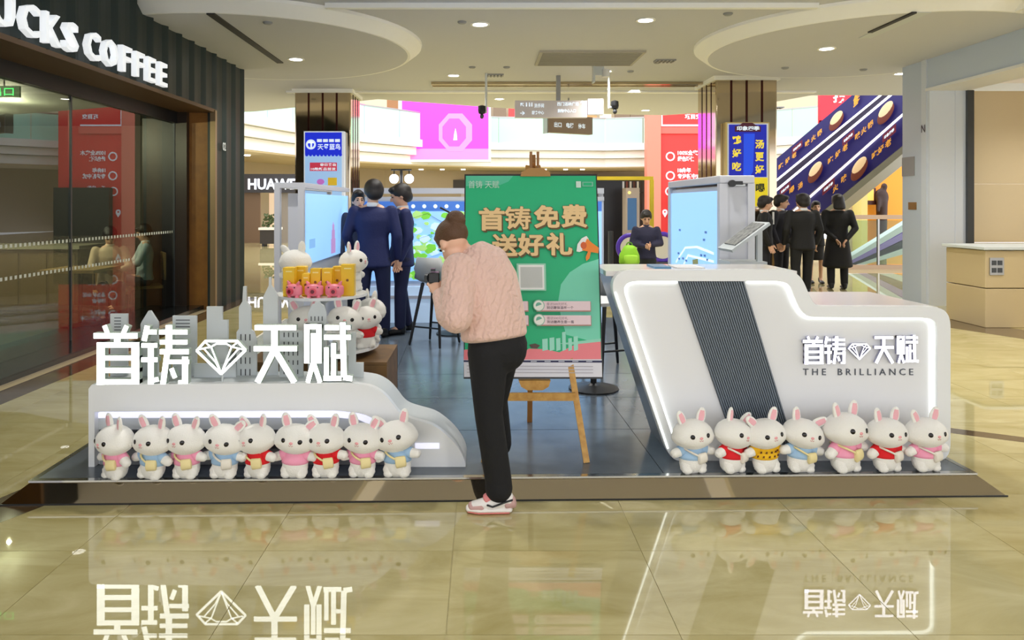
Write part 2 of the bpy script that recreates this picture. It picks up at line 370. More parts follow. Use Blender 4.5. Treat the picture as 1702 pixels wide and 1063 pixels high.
# shop windows: three panes
M_shopglass = glass_mat('shop_glass', (200, 212, 206), 1.75)
for i, (a, b) in enumerate(((2.0, 5.2), (5.2, 8.3), (8.3, 11.1))):
    wo = struct(MB().box(-4.62, -4.605, a + 0.01, b - 0.01, 0.06, 2.8).build('window_%d' % (i + 1), M_shopglass))
    MB().box(-4.63, -4.595, b - 0.012, b + 0.012, 0.06, 2.8).build('window_mullion', M_dgrey, wo)
    mdot = MB()
    for z in (1.16, 0.845):
        k = a
        while k < min(b, 11.0 if z > 1 else 9.7):
            mdot.box(-4.6045, -4.602, k, k + 0.035, z, z + 0.035); k += 0.075
    o = mdot.build('safety_dots', mat('frost_dot', (225, 230, 225), 0.6), wo); o['kind'] = 'stuff'
# shop interior
M_sw = mat('shop_wall_dark', (44, 44, 40), 0.7)
struct(MB().box(-9.6, -9.5, 1.5, 12.6, 0, 3.0).build('wall_shop_back', M_sw))
struct(MB().box(-9.5, -5.2, 12.4, 12.5, 0, 3.0).build('wall_shop_far', M_sw))
struct(MB().box(-9.5, -4.7, 1.4, 1.5, 0, 3.0).build('wall_shop_near', M_sw))
struct(MB().box(-9.5, -4.66, 1.5, 12.4, 2.9, 3.0).build('ceiling_shop', mat('shop_ceiling_dark', (70, 72, 66), 0.7)))
struct(MB().box(-9.5, -4.66, 1.5, 12.4, 0.0, 0.02).build('floor_shop', mat('shop_floor_dark', (40, 40, 36), 0.25)))
cn = thing('bar_counter', 'dark wood coffee counter inside the shop window', 'counter', (-7.1, 11.3, 0))
MB().box(-8.2, -6.0, 11.0, 11.7, 0.02, 0.92).build('counter_body', mat('counter_wood', (86, 72, 48), 0.5, noise=(6, 1, (70, 58, 40))), cn)
MB().box(-8.25, -5.95, 10.95, 11.75, 0.92, 0.97).build('counter_top', mat('counter_top', (150, 146, 128), 0.35), cn)
for k in range(5): MB().box(-8.1 + k*0.42, -7.72 + k*0.42, 10.985, 11.0, 0.1, 0.86).build('counter_panel', mat('counter_wood2', (98, 82, 56), 0.5), cn)
for i, (x, y) in enumerate(((-5.2, 9.6), (-6.4, 6.6))):
    t = thing('cafe_table', ['square brown cafe table beside the shop window', 'square brown cafe table deeper inside the shop'][i], 'table', (x, y, 0.02))
    MB().box(x-0.35, x+0.35, y-0.35, y+0.35, 0.72, 0.76).build('tabletop', mat('cafe_wood', (150, 120, 74), 0.5), t)
    MB().cyl((x, y, 0.02), (x, y, 0.72), 0.03).build('pedestal', M_black, t)
    MB().lathe([(0.24, 0.02), (0.24, 0.035), (0.04, 0.05)], (x, y, 0)).build('foot', M_black, t)
ex = thing('exit_sign', 'small green illuminated exit sign hanging in the shop', 'sign', (-5.1, 7.85, 2.72))
MB().box(-5.25, -4.9, 7.85, 7.88, 2.72, 2.84).build('sign_box', mat('exit_green_dark', (8, 80, 30), 0.4, emit=0.4), ex)
text('exit_symbol', '出口', mat('exit_green', (60, 255, 120), 0.4, emit=4), ex, (-5.2, 7.848, 2.735), 0.24, 0.09)
MB().cyl((-5.07, 7.865, 2.84), (-5.07, 7.865, 2.9), 0.008).build('hanger', M_black, ex)
for x, y in ((-6.0, 7.0), (-6.0, 9.4), (-7.0, 10.2), (-7.6, 8.2)):  # added point lights without fixtures, lift the dark shop interior
    l = bpy.data.lights.new('shop_fill', 'POINT'); l.energy = 130; l.color = (1, 0.8, 0.55); l.shadow_soft_size = 0.02
    lo = bpy.data.objects.new('shop_fill', l); COL.objects.link(lo); lo.location = (x, y, 2.7)

# ------------------------------------------------------------------ setting: right shop front
M_rwall = mat('pale_blue_grey_panel', (196, 208, 226), 0.35)
wr = struct(MB().box(7.0, 7.5, 11.75, 12.3, 0, 4.03).build('wall_right', M_rwall))
MB().box(7.0, 7.4, 4.5, 11.62, 3.4, 4.03).build('header_panel', M_rwall, wr)
MB().box(6.985, 7.4, 11.62, 11.75, 0, 4.03).build('wall_panel', mat('panel_white', (214, 222, 236), 0.3), wr)
MB().box(6.97, 7.6, 4.5, 11.62, 3.36, 3.4).build('door_head_trim', M_whitem, wr)
MB().box(7.4, 7.56, 11.55, 11.75, 0, 3.36).build('jamb_panel', mat('panel_white', (214, 222, 236), 0.3), wr)
MB().box(7.0, 7.4, 11.56, 11.62, 0, 3.36).build('jamb_panel', mat('panel_white', (214, 222, 236), 0.3), wr)
MB().box(7.56, 7.66, 11.5, 11.7, 0, 3.36).build('jamb_edge', M_dgrey, wr)
M_beigep = mat('beige_panel', (222, 206, 176), 0.4)
for z0, z1 in ((0.06, 0.98), (0.99, 1.9), (1.91, 3.36)):
    MB().box(7.66, 10.2, 11.6, 11.7, z0, z1).build('wall_panel', M_beigep, wr)
MB().box(7.4, 10.2, 4.5, 11.7, 3.5, 3.6).build('recess_ceiling', M_beigep, wr)
for yy_ in (7.6, 10.0):  # added spots with no fixture, brighten the beige recess
    l = bpy.data.lights.new('recess_fill', 'SPOT'); l.energy = 120; l.spot_size = 2.5; l.spot_blend = 0.8; l.shadow_soft_size = 0.1; l.color = (1, 0.94, 0.82)
    lo = bpy.data.objects.new('recess_fill', l); COL.objects.link(lo); lo.location = (8.7, yy_, 3.46)
MB().box(10.1, 10.2, 4.5, 11.7, 0, 3.5).build('recess_wall', M_beigep, wr)
MB().box(6.99, 7.0, 11.95, 12.3, 2.05, 2.36).build('grey_plate', mat('grey_plate', (150, 152, 156), 0.4), wr)
MB().box(6.99, 7.0, 11.9, 12.12, 1.5, 1.62).build('brass_plate', mat('brass_plate', (170, 132, 80), 0.35, 0.6), wr)
text('wall_letter', 'N', M_dgrey, wr, (6.978, 11.74, 2.72), -0.1, 0.12, (0, 1, 0), (0, 0, 1), 0.01)
st = thing('service_counter', 'beige metal-clad stall counter by the right shop opening', 'counter', (7.3, 9.5, 0))
M_clad = mat('clad_beige', (198, 178, 138), 0.35)
MB().box(6.47, 8.4, 9.5, 10.3, 0.0, 0.5).build('lower_panel', M_clad, st, bevel=0.008)
MB().box(6.47, 8.4, 9.5, 10.3, 0.51, 0.99).build('upper_panel', M_clad, st, bevel=0.008)
MB().box(6.43, 8.44, 9.46, 10.34, 1.0, 1.04).build('counter_top', M_lgrey, st, bevel=0.006)
sp = MB().box(6.52, 6.7, 9.485, 9.5, 0.68, 0.9).build('socket_plate', M_steel, st)
for i in range(2):
    for j in range(2): MB().box(6.545+i*0.075, 6.6+i*0.075, 9.478, 9.486, 0.71+j*0.095, 0.77+j*0.095).build('socket', M_dgrey, sp)

# ------------------------------------------------------------------ mirror columns
def column(x0, x1, y0, label, sep):
    t = thing('column', label, 'column', ((x0+x1)/2, y0 + 0.6, 0))
    MB().box(x0, x1, y0, y0 + 1.19, 0, 4.03).build('shaft', M_bronze, t, bevel=0.03)
    for k in range(1, 4):
        x = x0 + (x1 - x0) * k / 4
        MB().box(x - 0.02, x + 0.02, y0 - 0.008, y0, 0, 4.03).build('strip', M_chan, t)
        y = y0 + 1.19 * k / 4
        MB().box(sep - 0.008, sep + 0.008, y - 0.02, y + 0.02, 0, 4.03).build('strip', M_chan, t)
    MB().box(x0 - 0.05, x1 + 0.05, y0 - 0.05, y0 + 1.24, 3.95, 4.03).build('collar', M_ceilwhite, t)
    return t
column(-3.96, -2.77, 15.7, 'bronze mirror column carrying the pale blue poster', -2.77)
column(4.47, 5.64, 14.1, 'bronze mirror column carrying the blue and yellow poster', 4.47)
def board(parent, name, px0, px1, py0, py1, d, m, t=0.004, y=None):
    return MB().box(X(px0, d), X(px1, d), d - t, d, Z(py1, d), Z(py0, d)).build(name, m, parent)
# left poster
D = 15.5
t = thing('poster_lightbox', 'blue and white lit poster on the left mirror column', 'poster', (X(538, D), D + 0.08, Z(330, D)))
MB().box(X(505, D), X(572, D), D, D + 0.18, Z(330, D), Z(218, D)).build('box', mat('lightbox_white', (225, 235, 250), 0.4, emit=0.5), t)
board(t, 'lower_print', 507, 568, 257, 329, D, mat('poster_sky', (160, 200, 250), 0.5, emit=0.7))
board(t, 'upper_print', 507, 568, 220, 257, D - 0.002, mat('poster_blue', (18, 42, 214), 0.5, emit=0.8))
sc_ = MB()
for k in range(10): sc_.cyl((X(510 + 6.2*k, D), D - 0.008, Z(257, D)), (X(510 + 6.2*k, D), D - 0.001, Z(257, D)), 0.035, 10)
sc_.build('scalloped_edge', mat('poster_blue'), t)
M_pw = mat('print_white', (225, 240, 255), 0.5, emit=0.8); M_pr = mat('print_red', (214, 60, 90), 0.5, emit=0.5)
lg = MB().torus((X(517, D), D - 0.012, Z(240, D)), 0.085, 0.02, (0, 1, 0)).build('emblem_ring', M_pw, t)
MB().box(X(516, D), X(519, D), D-0.014, D-0.008, Z(247, D), Z(236, D)).box(X(512.5, D), X(522, D), D-0.014, D-0.008, Z(238, D), Z(234.5, D)).build('emblem_mark', M_pw, t)
text('print', '天母蓝鸟', M_pw, t, (X(528, D), D - 0.01, Z(249, D)), X(566, D) - X(528, D), 0.13, bold=0.02)
for k in range(4): board(t, 'small_print', 527 + 10*k, 535 + 10*k, 231, 236, D - 0.008, M_pw)
board(t, 'banner_print', 515, 560, 270, 284, D - 0.004, M_pr)
text('print', '春日来自', M_pw, t, (X(532, D), D - 0.01, Z(276, D)), 0.33, 0.06, bold=0.02)
text('print', '10款新品首发', M_pw, t, (X(517, D), D - 0.01, Z(283, D)), 0.52, 0.06, bold=0.02)
MB().ell((X(533, D), D - 0.01, Z(302, D)), (0.08, 0.012, 0.06)).build('flower_print', mat('print_violet', (206, 120, 220), 0.5, emit=0.5), t)
board(t, 'box_print', 545, 560, 295, 308, D - 0.004, mat('print_gold', (226, 190, 50), 0.5, emit=0.5))
# right poster
D = 13.95
t = thing('poster_lightbox', 'blue and yellow lit hotpot poster on the right mirror column', 'poster', (X(1242, D), D + 0.06, Z(345, D)))
MB().box(X(1206, D), X(1279, D), D, D + 0.14, Z(345, D), Z(203, D)).build('frame', mat('gold_frame', (206, 184, 120), 0.35, 0.5), t)
board(t, 'white_print', 1209, 1277, 205, 344, D, mat('print_pale', (214, 222, 236), 0.5, emit=0.3))
board(t, 'blue_print', 1211.5, 1274, 207, 294, D - 0.006, mat('poster_navy', (22, 36, 190), 0.5, emit=0.5))
MB().prism([(X(1236, D), Z(222, D)), (X(1254, D), Z(222, D)), (X(1251, D), Z(285, D)), (X(1241, D), Z(301, D)), (X(1235, D), Z(301, D))], D - 0.014, D - 0.008).build('pouring_print', mat('print_azure', (30, 80, 245), 0.5, emit=0.6), t)
board(t, 'yellow_print', 1254, 1276, 295, 343, D - 0.004, mat('print_yellow', (245, 222, 40), 0.5, emit=0.5))
hb = MB().prism([(X(1221, D), Z(219, D)), (X(1221, D), Z(210, D)), (X(1229, D), Z(208, D)), (X(1234, D), Z(204, D)), (X(1250, D), Z(204, D)), (X(1256, D), Z(208, D)), (X(1264, D), Z(210, D)), (X(1264, D), Z(219, D))], D - 0.016, D - 0.008).build('badge', mat('badge_maroon', (84, 20, 50), 0.5, emit=0.2), t)
text('print', '印象四季', M_pw, t, (X(1224, D), D - 0.02, Z(217, D)), X(1262, D) - X(1224, D), 0.085, bold=0.03)
M_py = mat('print_yellow_text', (250, 226, 70), 0.5, emit=0.6)
for ch, px, py in (('鸡', 1224, 232), ('好', 1224, 254), ('吃', 1224, 276), ('汤', 1262, 239), ('更', 1262, 260), ('好', 1262, 281), ('喝', 1263, 312)):
    text('print', ch, M_py if ch != '喝' else mat('print_dark', (60, 70, 30), 0.5), t, (X(px - 7.5, D), D - 0.016, Z(py + 8, D)), X(15, D) - X(0, D), X(15, D) - X(0, D), bold=0.035)

# ------------------------------------------------------------------ atrium: far balcony, shops, screens
path = [(-14, 17), (-10.3, 23.5), (-8.9, 27.4), (-7.8, 31), (-5.6, 36), (-2.6, 39.6), (1, 41), (7, 41.6), (13, 40), (17, 36), (19, 30)]
def offset_path(k):
    out = []
    for i, p in enumerate(path):
        a = Vector(path[max(i-1, 0)]); b = Vector(path[min(i+1, len(path)-1)]); t = (b - a).normalized(); n = Vector((-t.y, t.x)); out.append(Vector(p) + n * k)
    return out
def band(k0, k1, z0, z1):
    mb = MB(); p, q = offset_path(k0), offset_path(k1)
    for i in range(len(path) - 1):
        c = [p[i], p[i+1], q[i+1], q[i]]; mb.prism([tuple(v) for v in c], z0, z1, 'xy')
    return mb
bal = thing('balcony', 'white curved second floor balcony with mint glass across the atrium', 'balcony', (1, 42, 3.7))
M_bw = mat('balcony_white', (238, 238, 234), 0.5)
for z0, z1, k in ((4.62, 5.0, 0.0), (4.2, 4.6, 0.25), (3.72, 4.18, 0.5)): band(k, k + 0.8, z0, z1).build('fascia_band', M_bw, bal)
band(0.8, 8, 4.9, 5.0).build('floor_slab', M_bw, bal)
M_mint = mat('mint_glass', (176, 226, 208), 0.15, emit=0.12)
pp = offset_path(0.1); qq = offset_path(0.16)
for i in range(len(path) - 1):
    nseg = max(1, round((pp[i+1] - pp[i]).length / 2.2))
    for k in range(nseg):
        a, b = pp[i].lerp(pp[i+1], k/nseg), pp[i].lerp(pp[i+1], (k+1)/nseg - 0.008); c, e = qq[i].lerp(qq[i+1], (k+1)/nseg - 0.008), qq[i].lerp(qq[i+1], k/nseg)
        MB().prism([tuple(a), tuple(b), tuple(c), tuple(e)], 5.0, 6.4, 'xy').build('glass_panel', M_mint, bal)
band(0.08, 0.18, 6.4, 6.47).build('handrail', M_steel, bal)
band(0.6, 9, 3.66, 3.72).build('soffit', mat('soffit_cream', (224, 208, 176), 0.7), bal)
# second floor shop wall, with differing shop fronts
wf = struct(band(7.6, 8, 5.0, 9.5).build('wall_far', mat('far_wall_cream', (206, 192, 164), 0.7)))
cols = [(150, 104, 64), (226, 214, 190), (96, 78, 60), (238, 232, 220), (186, 140, 90), (206, 60, 60), (120, 100, 80), (240, 226, 190)]
rr = random.Random(3)
for k in range(34):
    x = -13.5 + k * 0.95; c = cols[rr.randrange(8)]; yy = 46.2
    mm = mat('shopfront_%d' % cols.index(c), c, 0.5, emit=0.25)
    MB().box(x, x + 0.7 + 0.2*rr.random(), yy, yy + 0.2, 5.0, 8.2 + 0.8*rr.random()).build('shopfront_panel', mm, wf)
# ground floor shop wall behind
wg = struct(band(5.2, 5.4, 0, 3.7).build('wall_far_ground', mat('far_ground_cream', (190, 176, 150), 0.6)))
for k in range(16):
    x = -6.5 + k * 1.15
    MB().box(x, x + 1.05, 45.6, 45.9, 0, 2.3).build('shop_window', mat('far_window_%d' % (k % 3), [(120, 110, 96), (204, 196, 180), (74, 70, 66)][k % 3], 0.2, emit=0.15), wg)
MB().box(-6.6, 12, 45.4, 45.9, 2.35, 3.1).build('shop_header', mat('far_header', (70, 66, 64), 0.5), wg)
for px, py in ((1290, 280),): pass
for px in (424, 465, 700, 735, 770, 905, 940, 968):
    d = 36 if px < 500 else 43.5
    z = 3.64; py = CY - (z - H) * F / d
    o = MB().lathe([(0.13, 0), (0.12, -0.03), (0.001, -0.035)], n=14).build('downlight', M_ledw, None, world=False)
    o.location = (X(px, d), d if px > 500 else 31, 3.66); tag(o, 'tiny round downlight under the far balcony', 'downlight', 'far balcony downlights')
# LED screen
D = 39.0
t = thing('led_screen', 'big magenta LED screen hung on the far balcony', 'screen', (X(740, D), D + 0.3, Z(265, D)))
MB().box(X(662, D), X(816, D), D, D + 0.5, Z(269, D), Z(160, D)).build('frame', M_bw, t)
board(t, 'picture', 668, 812, 164, 265, D, mat('screen_magenta', (255, 50, 232), 0.5, emit=1.3))
board(t, 'picture_floor', 668, 812, 247, 265, D - 0.006, mat('screen_coral', (255, 116, 178), 0.5, emit=0.9))
def octagon(px, py, rx, ry, a0, d): return [(X(px + rx*math.cos(2*PI*k/8 + a0), d), Z(py - ry*math.sin(2*PI*k/8 + a0), d)) for k in range(8)]
MB().prism(octagon(757, 220, 30, 34, PI/8, D), D - 0.02, D - 0.01).build('octagon_print', mat('screen_rose', (255, 120, 170), 0.5, emit=0.9), t)
MB().prism(octagon(755, 220, 21, 25, PI/8, D), D - 0.03, D - 0.02).build('octagon_print', mat('screen_violet', (250, 70, 250), 0.5, emit=1.0), t)
MB().prism([(X(753.5, D), Z(233, D)), (X(760, D), Z(233, D)), (X(759, D), Z(222, D)), (X(757, D), Z(213, D)), (X(755, D), Z(222, D))], D - 0.04, D - 0.03).build('figure_print', mat('screen_white', (255, 225, 255), 0.5, emit=1.0), t)
# red hoarding
D = 38.0
t = thing('red_hoarding', 'tall red hoarding with white advertising text by the right column', 'hoarding', (X(1140, D), D + 0.3, 0))
M_red = mat('hoarding_red', (222, 52, 50), 0.5, emit=0.12)
MB().box(X(1098, D), X(1205, D), D, D + 0.4, 0, Z(150, D)).build('panel', M_red, t)
MB().box(X(1074, D), X(1097, D), D - 0.2, D + 0.4, 0, Z(150, D)).build('pillar', mat('hoarding_pillar', (226, 130, 112), 0.5), t)
board(t, 'band_print', 1094, 1170, 211, 222, D - 0.05, mat('hoarding_pale', (224, 100, 90), 0.5, emit=0.1), 0.05)
MB().box(X(1099, D), X(1168, D), D-0.03, D, Z(209.5, D), Z(207, D)).box(X(1099, D), X(1101, D), D-0.03, D, Z(208, D), Z(160, D)).build('outline_print', M_pw, t)
MB().box(X(1113, D), X(1204, D), D - 0.5, D - 0.1, 0, 2.45).build('reflection_mask', M_black, t)  # added panel, hidden from the camera, darkens the red reflection in the shop glass
for s_, px, py, wd in (('项目交', 1138, 198, 27), ('100%全实木', 1126, 258, 42), ('绿色环保', 1126, 268, 28), ('18余年', 1126, 287, 22), ('专注新中式', 1126, 297, 38), ('千一代做', 1126, 317, 30)):
    text('print', s_, M_pw, t, (X(px, D), D - 0.04, Z(py, D)), wd / F * D, 8.5 / F * D, bold=0.03)
for px, py in ((1114, 260), (1114, 292), (1113, 318)): MB().torus((X(px, D), D - 0.02, Z(py, D)), 0.2, 0.035, (0, 1, 0)).build('icon_print', M_pw, t)
MB().torus((X(1105, D), D - 0.02, Z(352, D)), 0.09, 0.04, (0, 1, 0)).prism([(X(1101, D), Z(354, D)), (X(1109, D), Z(354, D)), (X(1105, D), Z(361, D))], D - 0.05, D - 0.01).build('pin_print', M_pw, t)
# pink-lit shop strip and illuminated phone shop on the left
D = 30.5
t = thing('phone_shop', 'phone shop front with glowing white HUAWEI letters on a dark band', 'shop front', (-9.0, D + 0.5, 0))
MB().box(-13.5, X(500, D), D, D + 0.2, Z(320, D), Z(289, D)).build('sign_band', mat('band_dark', (54, 52, 56), 0.5), t)
text('sign_letters', 'HUAWEI', mat('huawei_white', (235, 240, 255), 0.5, emit=1.6), t, (X(413, D), D - 0.05, Z(315, D)), X(497, D) - X(413, D), 0.45, bold=0.025, depth=0.03)
MB().box(-13.5, X(430, D), D + 0.2, D + 0.3, 0, Z(320, D)).build('brown_wall', mat('phone_brown', (112, 88, 66), 0.5), t)
MB().box(X(430, D), X(462, D), D + 1.5, D + 1.6, 0, Z(320, D)).build('lit_wall', mat('phone_peach', (250, 222, 190), 0.5, emit=0.5), t)
MB().box(X(462, D), X(500, D), D + 0.2, D + 0.3, 0, Z(320, D)).build('brown_wall', mat('phone_grey', (140, 132, 124), 0.5), t)
pl = thing('planter_table', 'dark display table with leafy plant before the phone shop', 'table', (X(445, 28), 28, 0))
MB().box(X(432, 28), X(460, 28), 28, 28.6, 0.1, Z(382, 28)).build('table_body', mat('table_dark', (50, 44, 40), 0.5), pl)
MB().box(X(430, 28), X(462, 28), 27.95, 28.65, Z(382, 28), Z(378, 28)).build('table_top', mat('table_white', (236, 232, 224), 0.4), pl)
for a_ in (434, 454): MB().box(X(a_, 28), X(a_ + 4, 28), 28.1, 28.5, 0, 0.1).build('foot', M_black, pl)
lf = MB()
for k in range(60): lf.ell((X(446, 28) + rr.uniform(-.3, .3), 28.3 + rr.uniform(-.2, .2), Z(378, 28) + rr.uniform(.03, .5)), (0.07, 0.05, 0.03), (rr.random()*3, rr.random()*3, 0), 6, 4)
lf.build('foliage', mat('leaf_green', (70, 84, 44), 0.6), pl)['kind'] = 'stuff'

# hanging signs
D = 14.0
t = thing('direction_sign', 'grey hanging direction sign with white arrows and floor mark 1F', 'sign', (X(929, D), D, Z(195, D)))
MB().box(X(856, D), X(976, D), D, D + 0.14, Z(195, D), Z(167, D)).build('panel', mat('sign_mauve_grey', (176, 168, 166), 0.4, emit=0.35), t)  # slight glow added to brighten the fronts of both panels
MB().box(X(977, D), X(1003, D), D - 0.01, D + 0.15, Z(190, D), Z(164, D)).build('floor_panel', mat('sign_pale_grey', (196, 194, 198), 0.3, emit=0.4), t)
MB().box(X(925, D), X(932, D), D + 0.03, D + 0.11, Z(167, D), 4.03).build('hanger', M_grey, t)
D2 = D - 0.006
for s_, px, py, wd, hh in (('洗手间', 888, 179, 16, 7), ('服务中心', 884, 190, 20, 6), ('西门活动广场', 926, 176, 36, 6.5), ('购物中心入口', 927, 187, 30, 6)):
    text('print', s_, M_pw, t, (X(px, D), D2, Z(py, D)), wd/F*D, hh/F*D, bold=0.02)
text('floor_mark', '1F', M_pw, t, (X(985, D), D - 0.016, Z(181, D)), 16/F*D, 11/F*D, bold=0.02)
for px, py, a in ((868, 174, 135), (868, 188, 0), (968, 171, 90)):
    c = Vector((X(px, D), D2, Z(py, D))); u = Vector((math.cos(math.radians(a)), 0, math.sin(math.radians(a)))); v = Vector((-u.z, 0, u.x))
    MB().bar(c - u*0.04, c + u*0.035, 0.003, 0.013, up=v).bar(c + u*0.04, c - u*0.0 + v*0.035, 0.003, 0.013, up=u).bar(c + u*0.04, c - v*0.035, 0.003, 0.013, up=u).build('arrow', M_pw, t)
for px in (875, 880, 884): MB().cyl((X(px, D), D2, Z(177, D)), (X(px, D), D2, Z(173, D)), 0.012, 8).ell((X(px, D), D2, Z(171.5, D)), (0.012, 0.006, 0.012), None, 8, 6).build('pictogram', M_pw, t)
D = 17.0
t = thing('direction_sign', 'taupe hanging sign turned at an angle behind the grey one', 'sign', (X(945, D), D, Z(222, D)), math.radians(28))
MB().box(-0.62, 0.62, -0.08, 0.08, 0.0, 0.4).build('panel', mat('sign_taupe', (138, 118, 98), 0.45, emit=0.2), t, world=False)  # faint emission put in to lift the dark panel
MB().box(-0.64, -0.61, -0.09, 0.09, -0.02, 0.42).build('end_cap', M_steel, t, world=False)
for k in range(3): text('print', ['出口', '电梯', '停车'][k], M_pw, t, (-0.45 + k*0.33, -0.084, 0.12), 0.2, 0.12, bold=0.02, world=False)
MB().cyl((0, 0, 0.4), (0, 0, 0.92), 0.02).build('hanger', M_grey, t, world=False)
# poles with cameras
D = 13.8
for i, (px, top, bot) in enumerate(((808, 4.03, Z(188, D)), (1012, 4.03, Z(180, D)))):
    t = thing('security_camera', ['black dome camera on a ceiling pole by the magenta screen', 'black dome camera on a ceiling pole beside the 1F sign'][i], 'camera', (X(px, D), D, bot))
    x = X(px, D)
    MB().cyl((x, D, bot), (x, D, top), 0.022).build('pole', M_lgrey, t)
    MB().cyl((x, D, bot + 0.02), (x + (0.1 if i else -0.07), D, bot + 0.02), 0.02).build('arm', M_lgrey, t)
    xx = x + (0.11 if i else -0.08)
    MB().lathe([(0.02, 0.1), (0.07, 0.08), (0.075, 0), (0.06, -0.06), (0.001, -0.08)], (xx, D, bot + 0.05), 16).build('housing', M_black, t)
    MB().ell((xx, D - 0.02, bot - 0.06), (0.04, 0.04, 0.05)).build('lens', M_dgrey, t)
D = 3013 / (340 - 108)
t = thing('ceiling_projector', 'pale hanging lamp housing below the ceiling grille', 'fixture', (X(990, D), D, 3.8))
MB().box(X(985, D), X(988, D), D - 0.1, D + 0.1, 3.72, 4.03).box(X(988, D), X(1004, D), D - 0.02, D + 0.02, 3.85, 4.0).build('bracket', M_lgrey, t)
MB().cyl((X(1007, D), D, 3.95), (X(1007, D), D, 3.82), 0.07).build('lamp_can', M_whitem, t)
D = 3013 / (340 - 30)
t = thing('security_camera', 'white round ceiling camera with dark lens above the right disc', 'camera', (X(1447, D), D, 4.03))
MB().lathe([(0.07, 0), (0.07, -0.05), (0.05, -0.09), (0.001, -0.1)], (X(1447, D), D, 4.03), 16).build('housing', M_whitem, t)
MB().ell((X(1447, D), D - 0.06, 3.97), (0.03, 0.02, 0.03)).build('lens', M_black, t)

# ------------------------------------------------------------------ platform
PZ = 0.10
def yf(x): return 4.03 + 0.0226 * x
pf = thing('display_platform', 'low dark platform with mirrored bronze skirt carrying the whole stand', 'platform', (0, 4.03, 0), math.atan(0.0226))
b0 = [(-2.54, -0.085), (2.85, -0.085), (2.85, 5.75), (-2.54, 5.75)]; b1 = [(-2.42, 0), (2.73, 0), (2.73, 5.65), (-2.42, 5.65)]
def skirt(i, name):
    j = (i + 1) % 4; a, b, c, e = b0[i], b0[j], b1[j], b1[i]
    ins = [(p[0]*0.985, 0.02 + p[1]*0.985) for p in (c, e)]
    mb = MB().add([(a[0], a[1], 0), (b[0], b[1], 0), (c[0], c[1], 0.092), (e[0], e[1], 0.092), (ins[1][0], ins[1][1], 0), (ins[0][0], ins[0][1], 0), (ins[0][0], ins[0][1], 0.092), (ins[1][0], ins[1][1], 0.092)],
                  [(0,1,2,3), (4,7,6,5), (0,4,5,1), (3,2,6,7), (0,3,7,4), (1,5,6,2)])
    return mb.build(name, mat('skirt_mirror', (206, 192, 170), 0.03, 1.0), pf, world=False)
for i in range(4): skirt(i, 'skirt_panel')
MB().box(-2.54, 2.85, -0.09, -0.082, 0.0, 0.007).build('base_strip', M_black, pf, world=False)
MB().box(-2.43, 2.74, -0.008, 0.03, 0.09, PZ).build('edge_trim', mat('trim_chrome', (200, 200, 198), 0.12, 1.0), pf, world=False)
MB().box(-2.43, -2.4, 0.03, 5.65, 0.09, PZ).build('edge_trim', mat('trim_chrome'), pf, world=False)
MB().box(2.71, 2.74, 0.03, 5.65, 0.09, PZ).build('edge_trim', mat('trim_chrome'), pf, world=False)
M_deck = mat('deck_laminate', (78, 86, 96), 0.2, noise=(3.0, 1, (96, 106, 116)))
MB().box(-2.4, 2.71, 0.03, 5.65, 0.05, 0.092).build('deck_base', M_black, pf, world=False)
for j in range(7):
    for i in range(3):
        x0 = -2.4 + i * 1.703; y0 = 0.03 + j * 0.803
        MB().box(x0 + 0.002, x0 + 1.701, y0 + 0.003, y0 + 0.8, 0.092, PZ).build('deck_panel', M_deck, pf, world=False)

